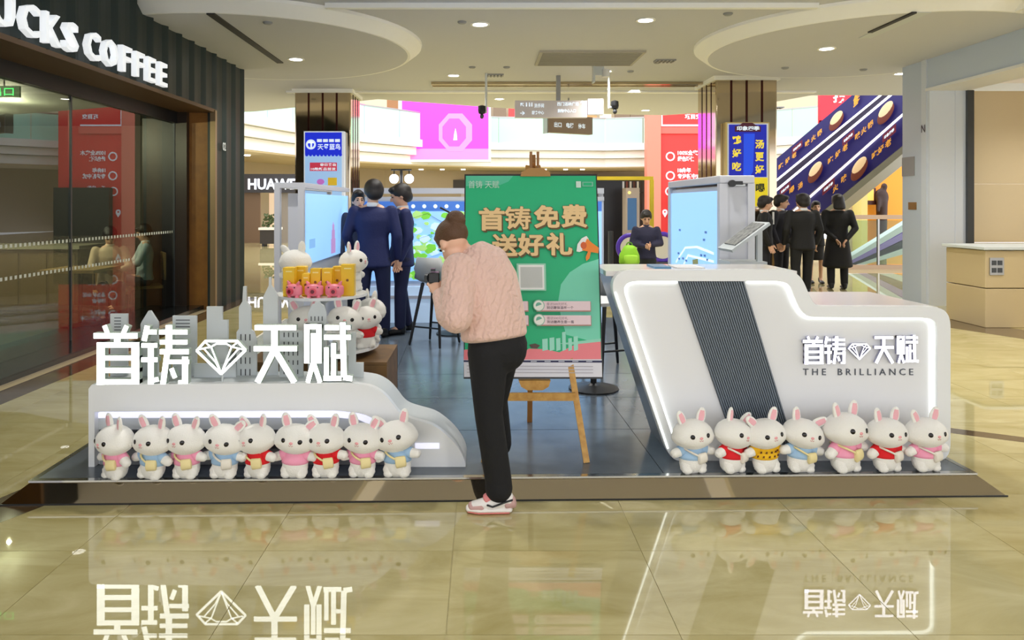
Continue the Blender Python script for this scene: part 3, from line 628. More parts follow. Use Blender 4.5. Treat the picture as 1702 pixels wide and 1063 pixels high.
# ------------------------------------------------------------------ stroke lettering shared by the two logos
def rect(x0, y0, x1, y1): return [(x0, y0), (x1, y0), (x1, y1), (x0, y1)]
def stroke(x0, y0, x1, y1, wd):
    dx, dy = x1 - x0, y1 - y0; L = math.hypot(dx, dy); nx, ny = -dy / L * wd / 2, dx / L * wd / 2
    return [(x0 + nx, y0 + ny), (x1 + nx, y1 + ny), (x1 - nx, y1 - ny), (x0 - nx, y0 - ny)]
GLYPH = {
 '首': [stroke(105, 300, 125, 350, 30), stroke(240, 302, 218, 350, 30), rect(40, 345, 305, 380), rect(163, 378, 203, 404), rect(60, 400, 110, 655), rect(265, 400, 315, 655), rect(60, 400, 315, 434), rect(60, 480, 315, 511), rect(60, 552, 315, 585), rect(60, 620, 315, 655)],
 '铸': [stroke(362, 302, 342, 395, 34), rect(350, 326, 420, 355), rect(325, 405, 422, 435), rect(325, 490, 425, 520), rect(365, 405, 402, 652), stroke(368, 636, 430, 620, 30), stroke(490, 298, 490, 470, 42), stroke(480, 470, 455, 652, 36), rect(430, 326, 603, 356), rect(435, 385, 603, 415), rect(435, 441, 610, 474), rect(490, 503, 612, 532), rect(568, 485, 606, 652), rect(545, 626, 600, 652), stroke(505, 555, 528, 615, 30)],
 '天': [rect(1000, 298, 1250, 331), rect(995, 423, 1255, 456), rect(1100, 300, 1140, 450), stroke(1122, 440, 1018, 642, 38), stroke(1118, 440, 1240, 642, 38)],
 '赋': [rect(1295, 293, 1330, 528), rect(1295, 293, 1402, 325), rect(1368, 293, 1402, 528), rect(1336, 345, 1366, 530), stroke(1352, 515, 1318, 642, 30), stroke(1352, 520, 1392, 642, 30), rect(1418, 298, 1506, 330), rect(1414, 355, 1576, 388), rect(1415, 430, 1444, 606), rect(1456, 405, 1488, 606), rect(1410, 600, 1520, 632), rect(1485, 472, 1516, 500), stroke(1526, 282, 1534, 610, 36), stroke(1530, 610, 1585, 618, 34), rect(1540, 300, 1574, 328)],
 '◇': [stroke(648, 456, 702, 396, 14), rect(698, 391, 894, 405), stroke(890, 396, 943, 452, 14), stroke(943, 450, 795, 596, 15), stroke(797, 596, 648, 454, 15), stroke(664, 447, 735, 432, 9), stroke(735, 432, 795, 588, 9), stroke(925, 447, 858, 432, 9), stroke(858, 432, 797, 588, 9), stroke(690, 440, 760, 520, 9), stroke(760, 520, 795, 590, 9), stroke(902, 440, 832, 520, 9), stroke(832, 520, 797, 590, 9), stroke(735, 432, 770, 412, 9), stroke(858, 432, 825, 412, 9), rect(768, 408, 828, 418), stroke(700, 405, 735, 434, 9), stroke(892, 405, 858, 434, 9)],
}
def two_tone(o, side):
    o.data.materials.append(side)
    for p in o.data.polygons:
        if p.normal.y > -0.7: p.material_index = 1
    return o
def glyph_mesh(ch, fx, fz, y0, y1):
    mb = MB()
    for k, poly in enumerate(GLYPH[ch]): mb.prism([(fx(p[0]), fz(p[1])) for p in poly], y0 - 0.0004 * (k % 5), y1)
    return mb

def chaikin(pts, hard=()):
    out = []; n = len(pts)
    for i, p in enumerate(pts):
        a, b = pts[i - 1], pts[(i + 1) % n]
        if i in hard: out.append(p); continue
        f = lambda q, k: (p[0] + (q[0] - p[0]) * k, p[1] + (q[1] - p[1]) * k)
        la = math.hypot(a[0]-p[0], a[1]-p[1]); lb_ = math.hypot(b[0]-p[0], b[1]-p[1])
        out += [f(a, min(0.25, 6 / la)), f(b, min(0.25, 6 / lb_))]
    return out
# ------------------------------------------------------------------ left cloud-shaped plinth
D = 4.18
def P(px, py, d): return (X(px, d), Z(py, d))
lb = thing('display_plinth', 'white cloud-shaped display plinth with glowing characters and skyline on top', 'plinth', (X(460, D), D + 0.15, PZ))
outer = [(147, 779), (147, 646), (152, 639), (580, 636), (617, 641), (638, 653), (653, 671), (662, 684), (673, 692), (689, 697), (719, 705), (740, 720), (758, 738), (769, 756), (774, 770), (774, 779)]
outer = chaikin(outer, (0, 1, 2, len(outer) - 1)); outer = chaikin(outer, (0, 1, 2, len(outer) - 1))
inner = [(668, 779), (666, 748), (655, 722), (633, 701), (602, 687), (560, 682), (157, 684), (157, 779)]; inner = chaikin(inner, (0, 6, 7))
poly = [P(a, b, D) for a, b in outer]
MB().prism(poly, D + 0.045, D + 0.30).build('body', M_lgrey, lb)
MB().prism([P(a, b, D) for a, b in outer + inner], D, D + 0.05).build('front_fascia', M_white, lb)
led = [(160, 687), (560, 685), (600, 690), (630, 704), (650, 724), (645, 730), (622, 711), (596, 699), (560, 695), (160, 696)]
MB().prism([P(a, b, D) for a, b in led], D + 0.02, D + 0.046).build('light_strip', M_led, lb)
MB().prism([P(a, b, D) for a, b in ((160, 717), (655, 717), (664, 776), (160, 776))], D + 0.038, D + 0.046).build('recess_panel', M_grey, lb)
MB().prism([P(a, b, D) for a, b in ((160, 717), (470, 717), (470, 748), (160, 748))], D + 0.03, D + 0.039).build('recess_shade', M_dgrey, lb)  # dark band painted for the shade inside the recess
MB().prism([P(a, b, D) for a, b in rect(690, 736, 730, 745)], D - 0.004, D).build('light_slot', M_led, lb)
MB().box(X(152, D), X(765, D), D + 0.03, D + 0.28, PZ, Z(778, D) + 0.003).build('toe_kick', M_black, lb)
fx = lambda x: X(150 + x / 3.62, D + 0.05); fz = lambda y: Z(455 + y / 3.62, D + 0.05) - 0.002
zt = Z(638, D)
for ch in '首铸◇天赋':
    if ch == '◇': o = glyph_mesh(ch, fx, lambda y: fz(y), D + 0.03, D + 0.06).build('diamond_logo', M_letter, lb); two_tone(o, M_letside)
    else: o = glyph_mesh(ch, fx, fz, D + 0.01, D + 0.055).build('glowing_character', M_letter, lb, bevel=0.004); two_tone(o, M_letside)
MB().cyl((fx(795), D + 0.05, zt - 0.002), (fx(795), D + 0.05, fz(560)), 0.006, 8).build('logo_pin', M_lgrey, lb)
# skyline boards behind the characters
DS = D + 0.2
sx = lambda x: X(150 + x / 3.62, DS); sz = lambda y: Z(455 + y / 3.62, DS)
bot = 655 + (0)
zb = lambda: zt - 0.001
sky = [[(120, 240), (222, 240), (222, 655), (120, 655)], [(308, 300), (315, 285), (355, 220), (368, 220), (410, 285), (412, 300), (412, 655), (308, 655)], [(495, 252), (638, 252), (638, 655), (495, 655)],
       [(705, 195), (798, 195), (798, 275), (832, 275), (832, 655), (705, 655)],
       [(920, 75), (938, 75), (938, 165), (965, 200), (968, 335), (984, 348), (1000, 400), (1000, 655), (880, 655), (880, 350), (894, 330), (894, 200), (915, 165)],
       [(640, 530), (890, 530), (890, 655), (640, 655)],
       [(1075, 20), (1088, 20), (1088, 68), (1128, 130), (1128, 655), (1040, 655), (1040, 138), (1074, 70)],
       [(1150, 335), (1290, 335), (1290, 655), (1150, 655)],
       [(1310, 235), (1335, 182), (1350, 180), (1352, 168), (1380, 166), (1384, 178), (1406, 192), (1420, 235), (1420, 655), (1310, 655)],
       [(1560, 345), (1604, 345), (1604, 525), (1650, 525), (1650, 655), (1560, 655)]]
slits = {0: [(145, 262 + 18*k, 185, 267 + 18*k) for k in range(5)], 2: [(515, 275 + 20*k, 600, 280 + 20*k) for k in range(4)],
         4: [(904 + 27*a, 362 + 70*b, 910 + 27*a, 400 + 70*b) for a in range(3) for b in range(4)],
         7: [(1175 + 27*a, 345 + 55*b, 1181 + 27*a, 372 + 55*b) for a in range(4) for b in range(5)],
         8: [(1327 + 22*a, 255, 1332 + 22*a, 282) for a in range(4)]}
for i, pl_ in enumerate(sky):
    yy = DS - (0.03 if i in (5, 7, 9) else 0) - (0.012 if i % 2 else 0)
    o = MB().prism([(sx(a), max(zt - 0.001, sz(b)) if b < 640 else zt - 0.001) for a, b in pl_], yy, yy + 0.018).build('skyline_board', M_lgrey, lb)
    for (a, b, c, e) in slits.get(i, []): MB().prism([(sx(u), sz(v)) for u, v in rect(a, b, c, e)], yy - 0.002, yy).build('window_slit', M_dgrey, o)

# ------------------------------------------------------------------ right reception counter
D = 4.28
rc = thing('reception_counter', 'white glowing reception counter with ribbed grey band and logo', 'counter', (X(1330, D), D + 0.3, PZ))
outer = [(1124, 766), (1113, 756), (1106, 742), (1019, 486), (1018, 472), (1022, 461), (1031, 453), (1044, 449), (1302, 448), (1318, 451), (1330, 459), (1337, 470), (1346, 493), (1352, 503), (1362, 509), (1555, 510), (1568, 514), (1576, 522), (1580, 536), (1580, 744), (1576, 757), (1565, 766)]
inner = [(1130, 748), (1122, 738), (1038, 488), (1037, 477), (1043, 470), (1055, 467), (1296, 467), (1308, 470), (1315, 477), (1325, 503), (1332, 517), (1345, 527), (1542, 528), (1553, 532), (1558, 542), (1558, 735), (1553, 745), (1540, 748)]
outer = chaikin(chaikin(outer)); inner = chaikin(inner, (len(inner) - 1,)); inner = chaikin(inner, (len(inner) - 1,))
def ring(mb, o, i_, y0, y1, d):
    n = len(o); m = len(i_)
    # bridge two outlines by nearest walk: resample both to the same count by angle-free arc length
    def res(pts, k):
        L = [0]
        for a, b in zip(pts, pts[1:] + pts[:1]): L.append(L[-1] + math.hypot(b[0]-a[0], b[1]-a[1]))
        out = []
        for q in range(k):
            s_ = L[-1] * q / k; j = max(jj for jj in range(len(pts)) if L[jj] <= s_ + 1e-9); f = (s_ - L[j]) / max(L[j+1] - L[j], 1e-9)
            a, b = pts[j], pts[(j+1) % len(pts)]; out.append((a[0] + (b[0]-a[0])*f, a[1] + (b[1]-a[1])*f))
        return out
    return res
# frame: front face ring made as a concave polygon slit at the bottom
MB().prism([P(a, b, D) for a, b in outer + [(1330, 766), ] + [(1330, 748)] + inner[:0]] if False else [P(a, b, D) for a, b in outer], D + 0.055, D + 0.075).build('back_plate', M_whitem, rc)
fr = MB()
cut = [(1330, 766), (1330, 748)]
fr.prism([P(a, b, D) for a, b in outer + [(1331, 766), (1331, 748)] + [inner[-1]] + inner[-2::-1] + [(1330, 748), (1330, 766)]], D, D + 0.056)
fr.build('frame', M_white, rc)
cx_, cy_ = 1310, 620
panel = [P(a, b, D) for a, b in inner]
MB().prism(panel, D + 0.046, D + 0.056).build('face_panel', M_whitem, rc)
def led_run(pts, r=0.006):
    return MB().tube([(X(a, D), D + 0.04, Z(b, D)) for a, b in pts], r, 6).build('light_strip', mat('counter_led', (246, 252, 246), 0.5, emit=3.2), rc)
led_run([(1124, 735), (1041, 490), (1041, 480), (1047, 472), (1056, 470), (1128, 470)]); led_run([(1246, 470), (1296, 470), (1308, 474), (1313, 480), (1324, 508), (1333, 522), (1345, 530), (1540, 531), (1551, 535), (1555, 543), (1555, 700)])
MB().tube([(X(a, D), D - 0.003, Z(b, D)) for a, b in ((1023, 486), (1110, 744))], 0.004, 6).build('light_strip', mat('counter_led'), rc); MB().tube([(X(a, D), D + 0.002, Z(b, D)) for a, b in ((1140, 767.5), (1558, 767.5))], 0.004, 6).build('light_strip', mat('counter_led'), rc)
para = [(1130, 468), (1240, 468), (1325, 747), (1226, 747)]
MB().prism([P(a, b, D) for a, b in para], D + 0.034, D + 0.046).build('ribbed_panel', mat('rib_back', (62, 70, 80), 0.4), rc)
rb = MB(); nR = 27
for k in range(nR):
    f = (k + 0.5) / nR; a = (1130 + 110*f, 468); b = (1226 + 99*f, 747)
    rb.bar((X(a[0], D), D + 0.03, Z(a[1], D)), (X(b[0], D), D + 0.03, Z(b[1], D)), 0.007, 0.009, up=(0, 1, 0))
rb.build('ribs', mat('rib_grey', (108, 118, 130), 0.35), rc)['kind'] = 'stuff'
# desk body behind the face
side = [(1119, 760), (1026, 486), (1026, 470), (1040, 456), (1300, 456), (1322, 458)]
xl = lambda z: X(1113, D) + (X(1022, D) - X(1113, D)) * (z - Z(756, D)) / (Z(470, D) - Z(756, D))
zh, zl = Z(452, D), Z(513, D); xr, xm = X(1572, D), X(1334, D)
MB().add([(xl(PZ)+.01, D+.075, PZ), (xm, D+.075, PZ), (xm, D+.075, zh-.03), (xl(zh)+.01, D+.075, zh-.03), (xl(PZ)+.01, D+.56, PZ), (xm, D+.56, PZ), (xm, D+.56, zh-.03), (xl(zh)+.01, D+.56, zh-.03)],
         [(0,1,2,3),(4,7,6,5),(0,4,5,1),(3,2,6,7),(0,3,7,4),(1,5,6,2)]).build('desk_body', mat('desk_side', (120, 126, 134), 0.25), rc)
MB().box(xl(zh) - 0.02, xm, D + .075, D + .58, zh - 0.03, zh).build('desk_top', mat('desk_top', (226, 222, 220), 0.15), rc)
MB().box(xm + 0.002, xr - 0.01, D + .075, D + .8, PZ, zl - 0.03).build('desk_body', mat('desk_side'), rc)
MB().box(xm + 0.002, xr, D + .075, D + .84, zl - 0.03, zl).build('desk_top', mat('desk_top'), rc)
# logo on the counter face
lx = lambda x: X(1337 + (x - 40) * (193 / 1545), D); lz = lambda y: Z(606 - (655 - y) * (48 / 370), D)
for ch in '首铸◇天赋': two_tone(glyph_mesh(ch, lx, lz, D + 0.02, D + 0.038).build('logo_character', mat('logo_white', (240, 240, 255), 0.4, emit=4), rc), mat('logo_side', (170, 172, 200), 0.4))
text('caption', 'T H E    B R I L L I A N C E', mat('caption_grey', (70, 76, 88), 0.4), rc, (X(1340, D), D + 0.044, Z(626, D)), X(1525, D) - X(1340, D), 11 / F * D, depth=0.003)
# things on the counter
o = MB().box(X(1085, 4.55), X(1112, 4.55), 4.5, 4.72, zh, zh + 0.012).build('folder', mat('folder_blue', (96, 150, 190), 0.4), None); tag(o, 'thin blue folder lying on the white counter top', 'folder')
o = MB().box(X(1120, 4.6), X(1165, 4.6), 4.52, 4.75, zh, zh + 0.006).build('leaflet', mat('leaflet_white', (236, 236, 240), 0.5), None); tag(o, 'white leaflet lying beside the blue folder', 'leaflet')

# ------------------------------------------------------------------ easel and poster board
M_e = M_gold
ez = thing('easel', 'light wooden tripod easel holding the green poster', 'easel', (0.31, 4.55, PZ))
top = Vector((0.33, 4.70, Z(262, 4.7)))
rf = Vector((X(975, 4.25), 4.25, PZ)); lfp = Vector((2*0.31 - X(975, 4.25), 4.25, PZ)); bk = Vector((0.33, 5.05, PZ))
def leg_at(f, z): k = (z - f.z) / (top.z - f.z); return f.lerp(top, k)
MB().bar(rf, top + Vector((0.03, 0.03, -0.05)), 0.035, 0.022, up=(0, 1, 0)).build('leg', M_e, ez)
MB().bar(lfp, top + Vector((-0.03, 0.03, -0.05)), 0.035, 0.022, up=(0, 1, 0)).build('leg', M_e, ez)
MB().bar(bk, top + Vector((0, 0.05, -0.03)), 0.034, 0.02, up=(0, 1, 0)).build('leg', mat('easel_dark', (168, 112, 50), 0.5), ez)
a, b = leg_at(lfp, 0.46), leg_at(rf, 0.46); MB().bar(a - Vector((0.0, .02, 0)), b - Vector((0.0, .02, 0)), 0.02, 0.045, up=(0, 0, 1)).build('crossbar', M_e, ez)
MB().bar((0.33, 4.43, 0.47), (0.33, 4.78, 1.90), 0.04, 0.02, up=(0, 1, 0)).build('mast', mat('easel_mast', (150, 104, 52), 0.5), ez)
MB().prism([P(u, v, 4.36) for u, v in ((862, 632), (915, 632), (912, 642), (902, 648), (876, 648), (866, 642))], 4.355, 4.42).build('lower_ledge', M_e, ez)
MB().prism([P(u, v, 4.60) for u, v in ((865, 293), (915, 293), (914, 286), (902, 279), (879, 279), (867, 286))], 4.595, 4.66).build('upper_clamp', mat('easel_clamp', (170, 126, 62), 0.5), ez)
for dx in (-0.022, 0.022): MB().box(0.335+dx-0.008, 0.335+dx+0.008, 4.66, 4.68, Z(284, 4.67), Z(252, 4.67)).build('mast_rail', mat('easel_mast'), ez)
pb = bpy.data.objects.new('poster_board', None); COL.objects.link(pb); pb.location = (0.308, 4.385, 0.549); pb.rotation_euler = (-math.radians(11.2), 0, 0)
tag(pb, 'green advertising poster board with gold characters standing on the easel', 'poster')
PW, PH_ = 0.826, 1.243
def pu(px, py):
    f = (py - 291) / 339; l = 780 - 10*f; r = 998 + 4*f; return ((px - l) / (r - l) - 0.5) * PW, (1 - f) * PH_
lay = [0.0]
def flat(name, pts, rgb, em=0.0):
    lay[0] += 0.00035
    return MB().prism([pu(*p) for p in pts], -0.011 - lay[0], -0.0105 - lay[0] + 0.0003).build(name, mat('poster_%d_%d_%d' % rgb, rgb, 0.45, emit=em), pb, world=False)
def circ(cx, cy, rx, ry, a0=0, a1=360, n=28): return [(cx + rx*math.cos(math.radians(a0 + (a1-a0)*k/n)), cy - ry*math.sin(math.radians(a0 + (a1-a0)*k/n))) for k in range(n + (0 if a1-a0 == 360 else 1))]
MB().box(-PW/2, PW/2, -0.01, 0.01, 0, PH_).build('backing_board', M_black, pb, world=False)
PGc = (0, 180, 122)
flat('print', [(782, 294), (996, 294), (1000, 627), (772, 627)], PGc)
flat('print', [(783, 294), (860, 294), (852, 304), (838, 310), (782, 312)], (80, 196, 158))
flat('print', [(998, 436), (972, 444), (950, 458), (935, 478), (930, 505), (934, 532), (942, 560), (998, 574)], (120, 218, 188))
flat('print', [(772, 584), (800, 582), (830, 592), (870, 588), (880, 582), (905, 583), (930, 588), (960, 574), (999, 570), (999, 600), (771, 600)], (240, 130, 140))
flat('print', [(930, 574), (948, 576), (999, 571), (999, 566)], (150, 220, 196))
for k, (x0, x1, y0) in enumerate(((902, 911, 566), (914, 922, 564), (925, 932, 565), (935, 941, 555), (945, 951, 565), (954, 961, 562))): flat('print', [(x0, 586), (x1, 584), (x1, y0), (x0, y0 + 1)], (156, 226, 206))
flat('print', [(771, 600), (1000, 599), (1000, 627), (771, 627)], (222, 222, 232))
flat('print', [(771, 600.5), (1000, 601), (1000, 604.5), (771, 603.5)], (30, 34, 80))
for k in range(9): flat('print', [(790 + 23*k, 602), (800 + 23*k, 602), (800 + 23*k, 603), (790 + 23*k, 603)], (230, 234, 245))
for k in range(3): flat('print', [(776, 609 + 5*k), (985, 610 + 5*k), (985, 611 + 5*k), (776, 610 + 5*k)], (176, 172, 182))
flat('print', [(880, 576), (890, 574), (898, 577), (893, 582), (884, 581)], (84, 60, 50))
def ptext(s_, px, py, wd, hh, rgb, bold=0.0, em=0.0):
    lay[0] += 0.0001; x, z = pu(px, py); k = PW / 226
    return text('print', s_, mat('poster_%d_%d_%d' % rgb, rgb, 0.45, emit=em), pb, (x, -0.011 - lay[0], z), wd * k, hh * k, bold=bold, world=False)
ptext('首铸 天赋', 786, 316, 52, 13, (196, 226, 214), 0.0)
flat('print', [(963, 304), (971, 304), (971, 315), (963, 315)], (206, 230, 220)); flat('print', [(973, 305), (991, 305), (991, 313), (973, 313)], (120, 190, 166)); flat('print', [(975, 306.5), (989, 306.5), (989, 311.5), (975, 311.5)], PGc)
def gold(ch, px, py, hh):
    bd = 0.0 if ch == '铸' else 0.016
    for dx, dy in ((-1.2, -1.2), (-1.2, 1), (1.2, -1.2), (1.5, 1.5), (2.4, 2.6), (3, 3.6), (2, 3.6), (1, 2.6)): ptext(ch, px + dx, py + dy, 42, hh, (96, 74, 26), bd)
    for dx, dy in ((-0.8, 0), (0.8, 0), (0, -0.7), (0, 0.7), (-0.8, -0.7), (0.8, 0.7)): ptext(ch, px + dx, py + dy, 42, hh, (236, 202, 146), bd)
for ch, px, py in (('首', 802, 388), ('铸', 845, 386), ('免', 893, 384), ('费', 938, 383)):
    gold(ch, px, py, 38)
for ch, px, py in (('送', 822, 432), ('好', 865, 431), ('礼', 912, 430)):
    gold(ch, px, py, 37)
# megaphone
flat('print', [(978, 398), (970, 402), (963, 412), (961, 424), (966, 425), (974, 422), (984, 414), (981, 402)], (236, 240, 238))
flat('print', [(979, 402), (986, 409), (998, 418), (997, 427), (985, 425), (982, 436), (977, 440), (976, 434), (980, 424), (970, 422)], (240, 134, 34))
flat('print', circ(973, 414, 5, 6), (214, 92, 30))
# white card (its code is left out), pills
flat('print', [(862, 444), (910, 444), (910, 489), (862, 489)], (150, 214, 188)); flat('print', [(865, 446.5), (907, 446.5), (907, 487), (865, 487)], (240, 242, 242)); flat('print', [(868, 450), (904, 450), (904, 484), (868, 484)], (196, 200, 200))
for k, py in enumerate((513, 536)):
    for x0, x1, ic in ((783, 879, 786), (893, 982, 897)):
        flat('print', [(x0, py - 6), (x1 + 1, py - 6), (x1 + 1, py + 10), (x0, py + 10)], (176, 130, 120)); flat('print', [(x0, py - 7), (x1, py - 7), (x1, py + 8), (x0, py + 8)], (238, 214, 222))
        flat('print', circ(ic, py, 9.5, 9.5), (140, 190, 170)); flat('print', circ(ic, py, 8.2, 8.2), (240, 242, 236)); flat('print', circ(ic, py, 5, 5, 20, 200), (110, 180, 160))
        ptext('首访500元好礼', ic + 13, py, 34, 5, (150, 120, 130)); ptext(['到访赠保温杯一个', '到访赠养生壶一套'][k], ic + 13, py + 6, 44, 5, (90, 70, 84), 0.01)

# ------------------------------------------------------------------ lit display walls on the platform
M_fr = mat('display_frame', (206, 208, 216), 0.35)
M_scr = mat('backlit_blue', (150, 200, 250), 0.5, emit=0.95)
M_scr2 = mat('backlit_pale', (196, 226, 255), 0.5, emit=0.95)
M_map = mat('map_line', (226, 240, 255), 0.5, emit=1.0)
M_mapd = mat('map_dark', (90, 130, 190), 0.5, emit=0.3)
# right cabinet: lit face looks left
x0, x1, y0, y1, zt_ = 2.03, 2.33, 6.3, 8.05, 1.83
t = thing('map_display', 'white cabinet with backlit pale blue location map behind the counter', 'display', ((x0+x1)/2, 7.1, PZ))
MB().box(x0 + 0.03, x1, y0 + 0.02, y1, PZ, zt_ - 0.09).build('cabinet', M_fr, t, bevel=0.01)
MB().box(x0, x1, y0, y1, zt_ - 0.07, zt_).build('top_beam', M_fr, t, bevel=0.01)
for y in (y0, y1 - 0.07): MB().box(x0, x0 + 0.07, y, y + 0.07, PZ, zt_ - 0.07).build('post', M_fr, t)
MB().box(x1 - 0.06, x1, y0, y0 + 0.06, PZ, zt_ - 0.07).build('post', M_fr, t)
MB().box(x0 + 0.012, x0 + 0.03, y0 + 0.1, y1 - 0.09, 0.9, zt_ - 0.13).build('lit_map', M_scr, t)
def onx(name, pts, m, k=1):   # flat print on the lit face, pts = (y, z)
    return MB().prism(pts, x0 + 0.008 - 0.001*k, x0 + 0.012, 'yz').build(name, m, t)
for (ya, za, yb, zb_) in ((6.5, 1.15, 7.0, 1.18), (7.0, 1.18, 7.4, 1.15), (7.4, 1.15, 7.75, 0.98), (6.5, 1.08, 7.3, 1.08), (7.3, 1.08, 7.5, 0.95)):
    MB().bar((x0 + 0.009, ya, za), (x0 + 0.009, yb, zb_), 0.02, 0.004, up=(1, 0, 0)).build('map_road', M_map, t)
onx('map_site', [(6.95, 0.95), (7.12, 0.94), (7.14, 1.05), (6.98, 1.07)], mat('map_gold', (150, 150, 70), 0.5, emit=0.3))
for k in range(10): yy, zz = rr.uniform(6.6, 7.7), rr.uniform(1.0, 1.4); onx('map_mark', [(yy, zz), (yy+.05, zz), (yy+.05, zz+.02), (yy, zz+.02)], M_mapd, 2)
MB().cyl((2.13, y0 - 0.03, 1.76), (2.13, y0 + 0.0, 1.76), 0.03).build('hinge_knob', M_black, t); MB().box(2.15, 2.22, y0 - 0.02, y0, 1.75, 1.78).build('latch', M_black, t)
# brochure rack beside it
t = thing('brochure_rack', 'grey sloped brochure rack beside the white map cabinet', 'rack', (2.16, 6.0, PZ))
MB().box(2.0, 2.3, 5.95, 6.25, PZ, 1.12).build('stand', M_lgrey, t)
SL_ = lambda a, b, z0_, th: [(2.0 + 0.3*u - th*0.55, 5.88 + 0.34*v, 1.2 + 0.22*u + th + z0_) for u, v in ((a, a), (b, a), (b, b), (a, b))]
def slab(nm, a, b, z0_, th, m): MB().add(SL_(a, b, z0_, th) + SL_(a, b, z0_, 0), [(0,1,2,3),(4,7,6,5),(0,4,5,1),(3,2,6,7),(0,3,7,4),(1,5,6,2)]).build(nm, m, t)
slab('sloped_tray', 0.0, 1.0, 0.0, 0.02, M_lgrey); slab('brochure', 0.12, 0.9, 0.022, 0.012, mat('brochure_grey', (110, 112, 112), 0.5, noise=(30, 1, (170, 170, 166))))
MB().box(2.24, 2.28, 6.0, 6.04, 1.12, 1.38).build('tray_support', M_lgrey, t)
# left cabinet: lit face looks right
x0, x1, y0, y1, zt_ = -1.96, -1.68, 7.0, 9.45, 1.79
t = thing('map_display', 'white framed cabinet with backlit blue panel on the left of the platform', 'display', (-1.8, 8.2, PZ))
MB().box(x0 + 0.1, x1 - 0.02, y0 + 0.12, y1, PZ, 1.69).build('cabinet', M_fr, t)
for x, y in ((x0, y0), (x1 - 0.055, y0), (x0, y1 - 0.06)): MB().box(x, x + 0.055, y, y + 0.055, PZ, zt_ - 0.05).build('post', M_fr, t)
MB().box(x0, x1, y0, y0 + 0.055, zt_ - 0.05, zt_).build('top_beam', M_fr, t); MB().box(x1 - 0.055, x1, y0 + 0.055, y1, zt_ - 0.05, zt_).build('top_beam', M_fr, t); MB().box(x0, x0 + 0.055, y0 + 0.055, y1, zt_ - 0.05, zt_).build('top_beam', M_fr, t)
MB().box(x1 - 0.02, x1 - 0.005, y0 + 0.1, y1 - 0.1, 1.0, 1.69).build('lit_panel', M_scr, t)
for k in range(7): MB().box(x1 - 0.005, x1 - 0.003, 8.3 + 0.035*k, 8.33 + 0.035*k, 1.03, 1.08 + 0.3*math.sin((k+1)/8*PI)).build('tower_print', mat('tower_pink', (206, 160, 216), 0.5, emit=0.5), t)
MB().box(x1 - 0.005, x1 - 0.003, 7.25, 7.5, 1.15, 1.24).build('text_print', mat('map_soft', (130, 178, 226), 0.5, emit=0.8), t)
# back wall
t = thing('map_wall', 'back wall with backlit green site map behind the suited men', 'display', (-0.2, 9.5, PZ))
x0, x1, y0 = -1.62, 1.55, 9.35
MB().box(x0, x1, y0 + 0.02, y0 + 0.2, PZ, 1.66).build('wall_body', M_fr, t)
MB().box(x0, x1, y0, y0 + 0.2, 1.72, 1.79).build('top_beam', M_fr, t)
MB().box(x0, x1, y0 - 0.01, y0 + 0.02, 1.63, 1.68).build('upper_rail', M_fr, t)
for x in (x0, -0.1, x1 - 0.06): MB().box(x, x + 0.06, y0 + 0.05, y0 + 0.12, 1.66, 1.72).build('spacer', M_fr, t)
MB().box(x0 + 0.03, x1 - 0.03, y0, y0 + 0.02, 0.62, 1.62).build('lit_map', M_scr, t)
MB().box(x0 + 0.03, x1 - 0.03, y0 - 0.006, y0, 1.5, 1.62).build('map_header', mat('map_header', (70, 120, 205), 0.5, emit=0.6), t)
for k in range(12): MB().cyl((-1.0 + 0.14*k, y0 - 0.01, 1.56), (-1.0 + 0.14*k, y0 - 0.006, 1.56), 0.025, 10).build('map_icon', M_map, t)
gcol = [mat('map_green', (126, 210, 70), 0.5, emit=0.75), mat('map_lime', (176, 226, 130), 0.5, emit=0.75), M_scr2, mat('map_teal', (110, 190, 200), 0.5, emit=0.7)]
for k in range(110):
    cx2, cz2 = rr.uniform(-1.0, 0.1), rr.uniform(0.68, 1.46); r1 = rr.uniform(0.025, 0.085)
    pts = [(cx2 + r1*rr.uniform(.7, 1.2)*math.cos(2*PI*q/7), cz2 + r1*0.7*rr.uniform(.7, 1.2)*math.sin(2*PI*q/7)) for q in range(7)]
    MB().prism(pts, y0 - 0.003 - 0.0001*k, y0).build('map_block', gcol[k % 4], t)
for q in range(3):
    pts = [(-0.9 + 0.22*k + 0.1*q, 1.42 - 0.25*q + (0.08 if k % 2 else -0.02) - 0.03*k) for k in range(5)]
    for a, b in zip(pts[:-1], pts[1:]): MB().bar((a[0], y0 - 0.009, a[1]), (b[0], y0 - 0.009, b[1]), 0.003, 0.012, up=(0, 1, 0)).build('map_road', M_mapd if q else M_black, t)
MB().box(x0, x1, y0 - 0.06, y0 + 0.02, PZ, 0.55).build('lit_base', mat('base_glow', (196, 222, 250), 0.4, emit=0.45), t)
MB().box(x0, x1, y0 - 0.08, y0 - 0.06, 0.4, 0.44).build('base_rail', M_fr, t)
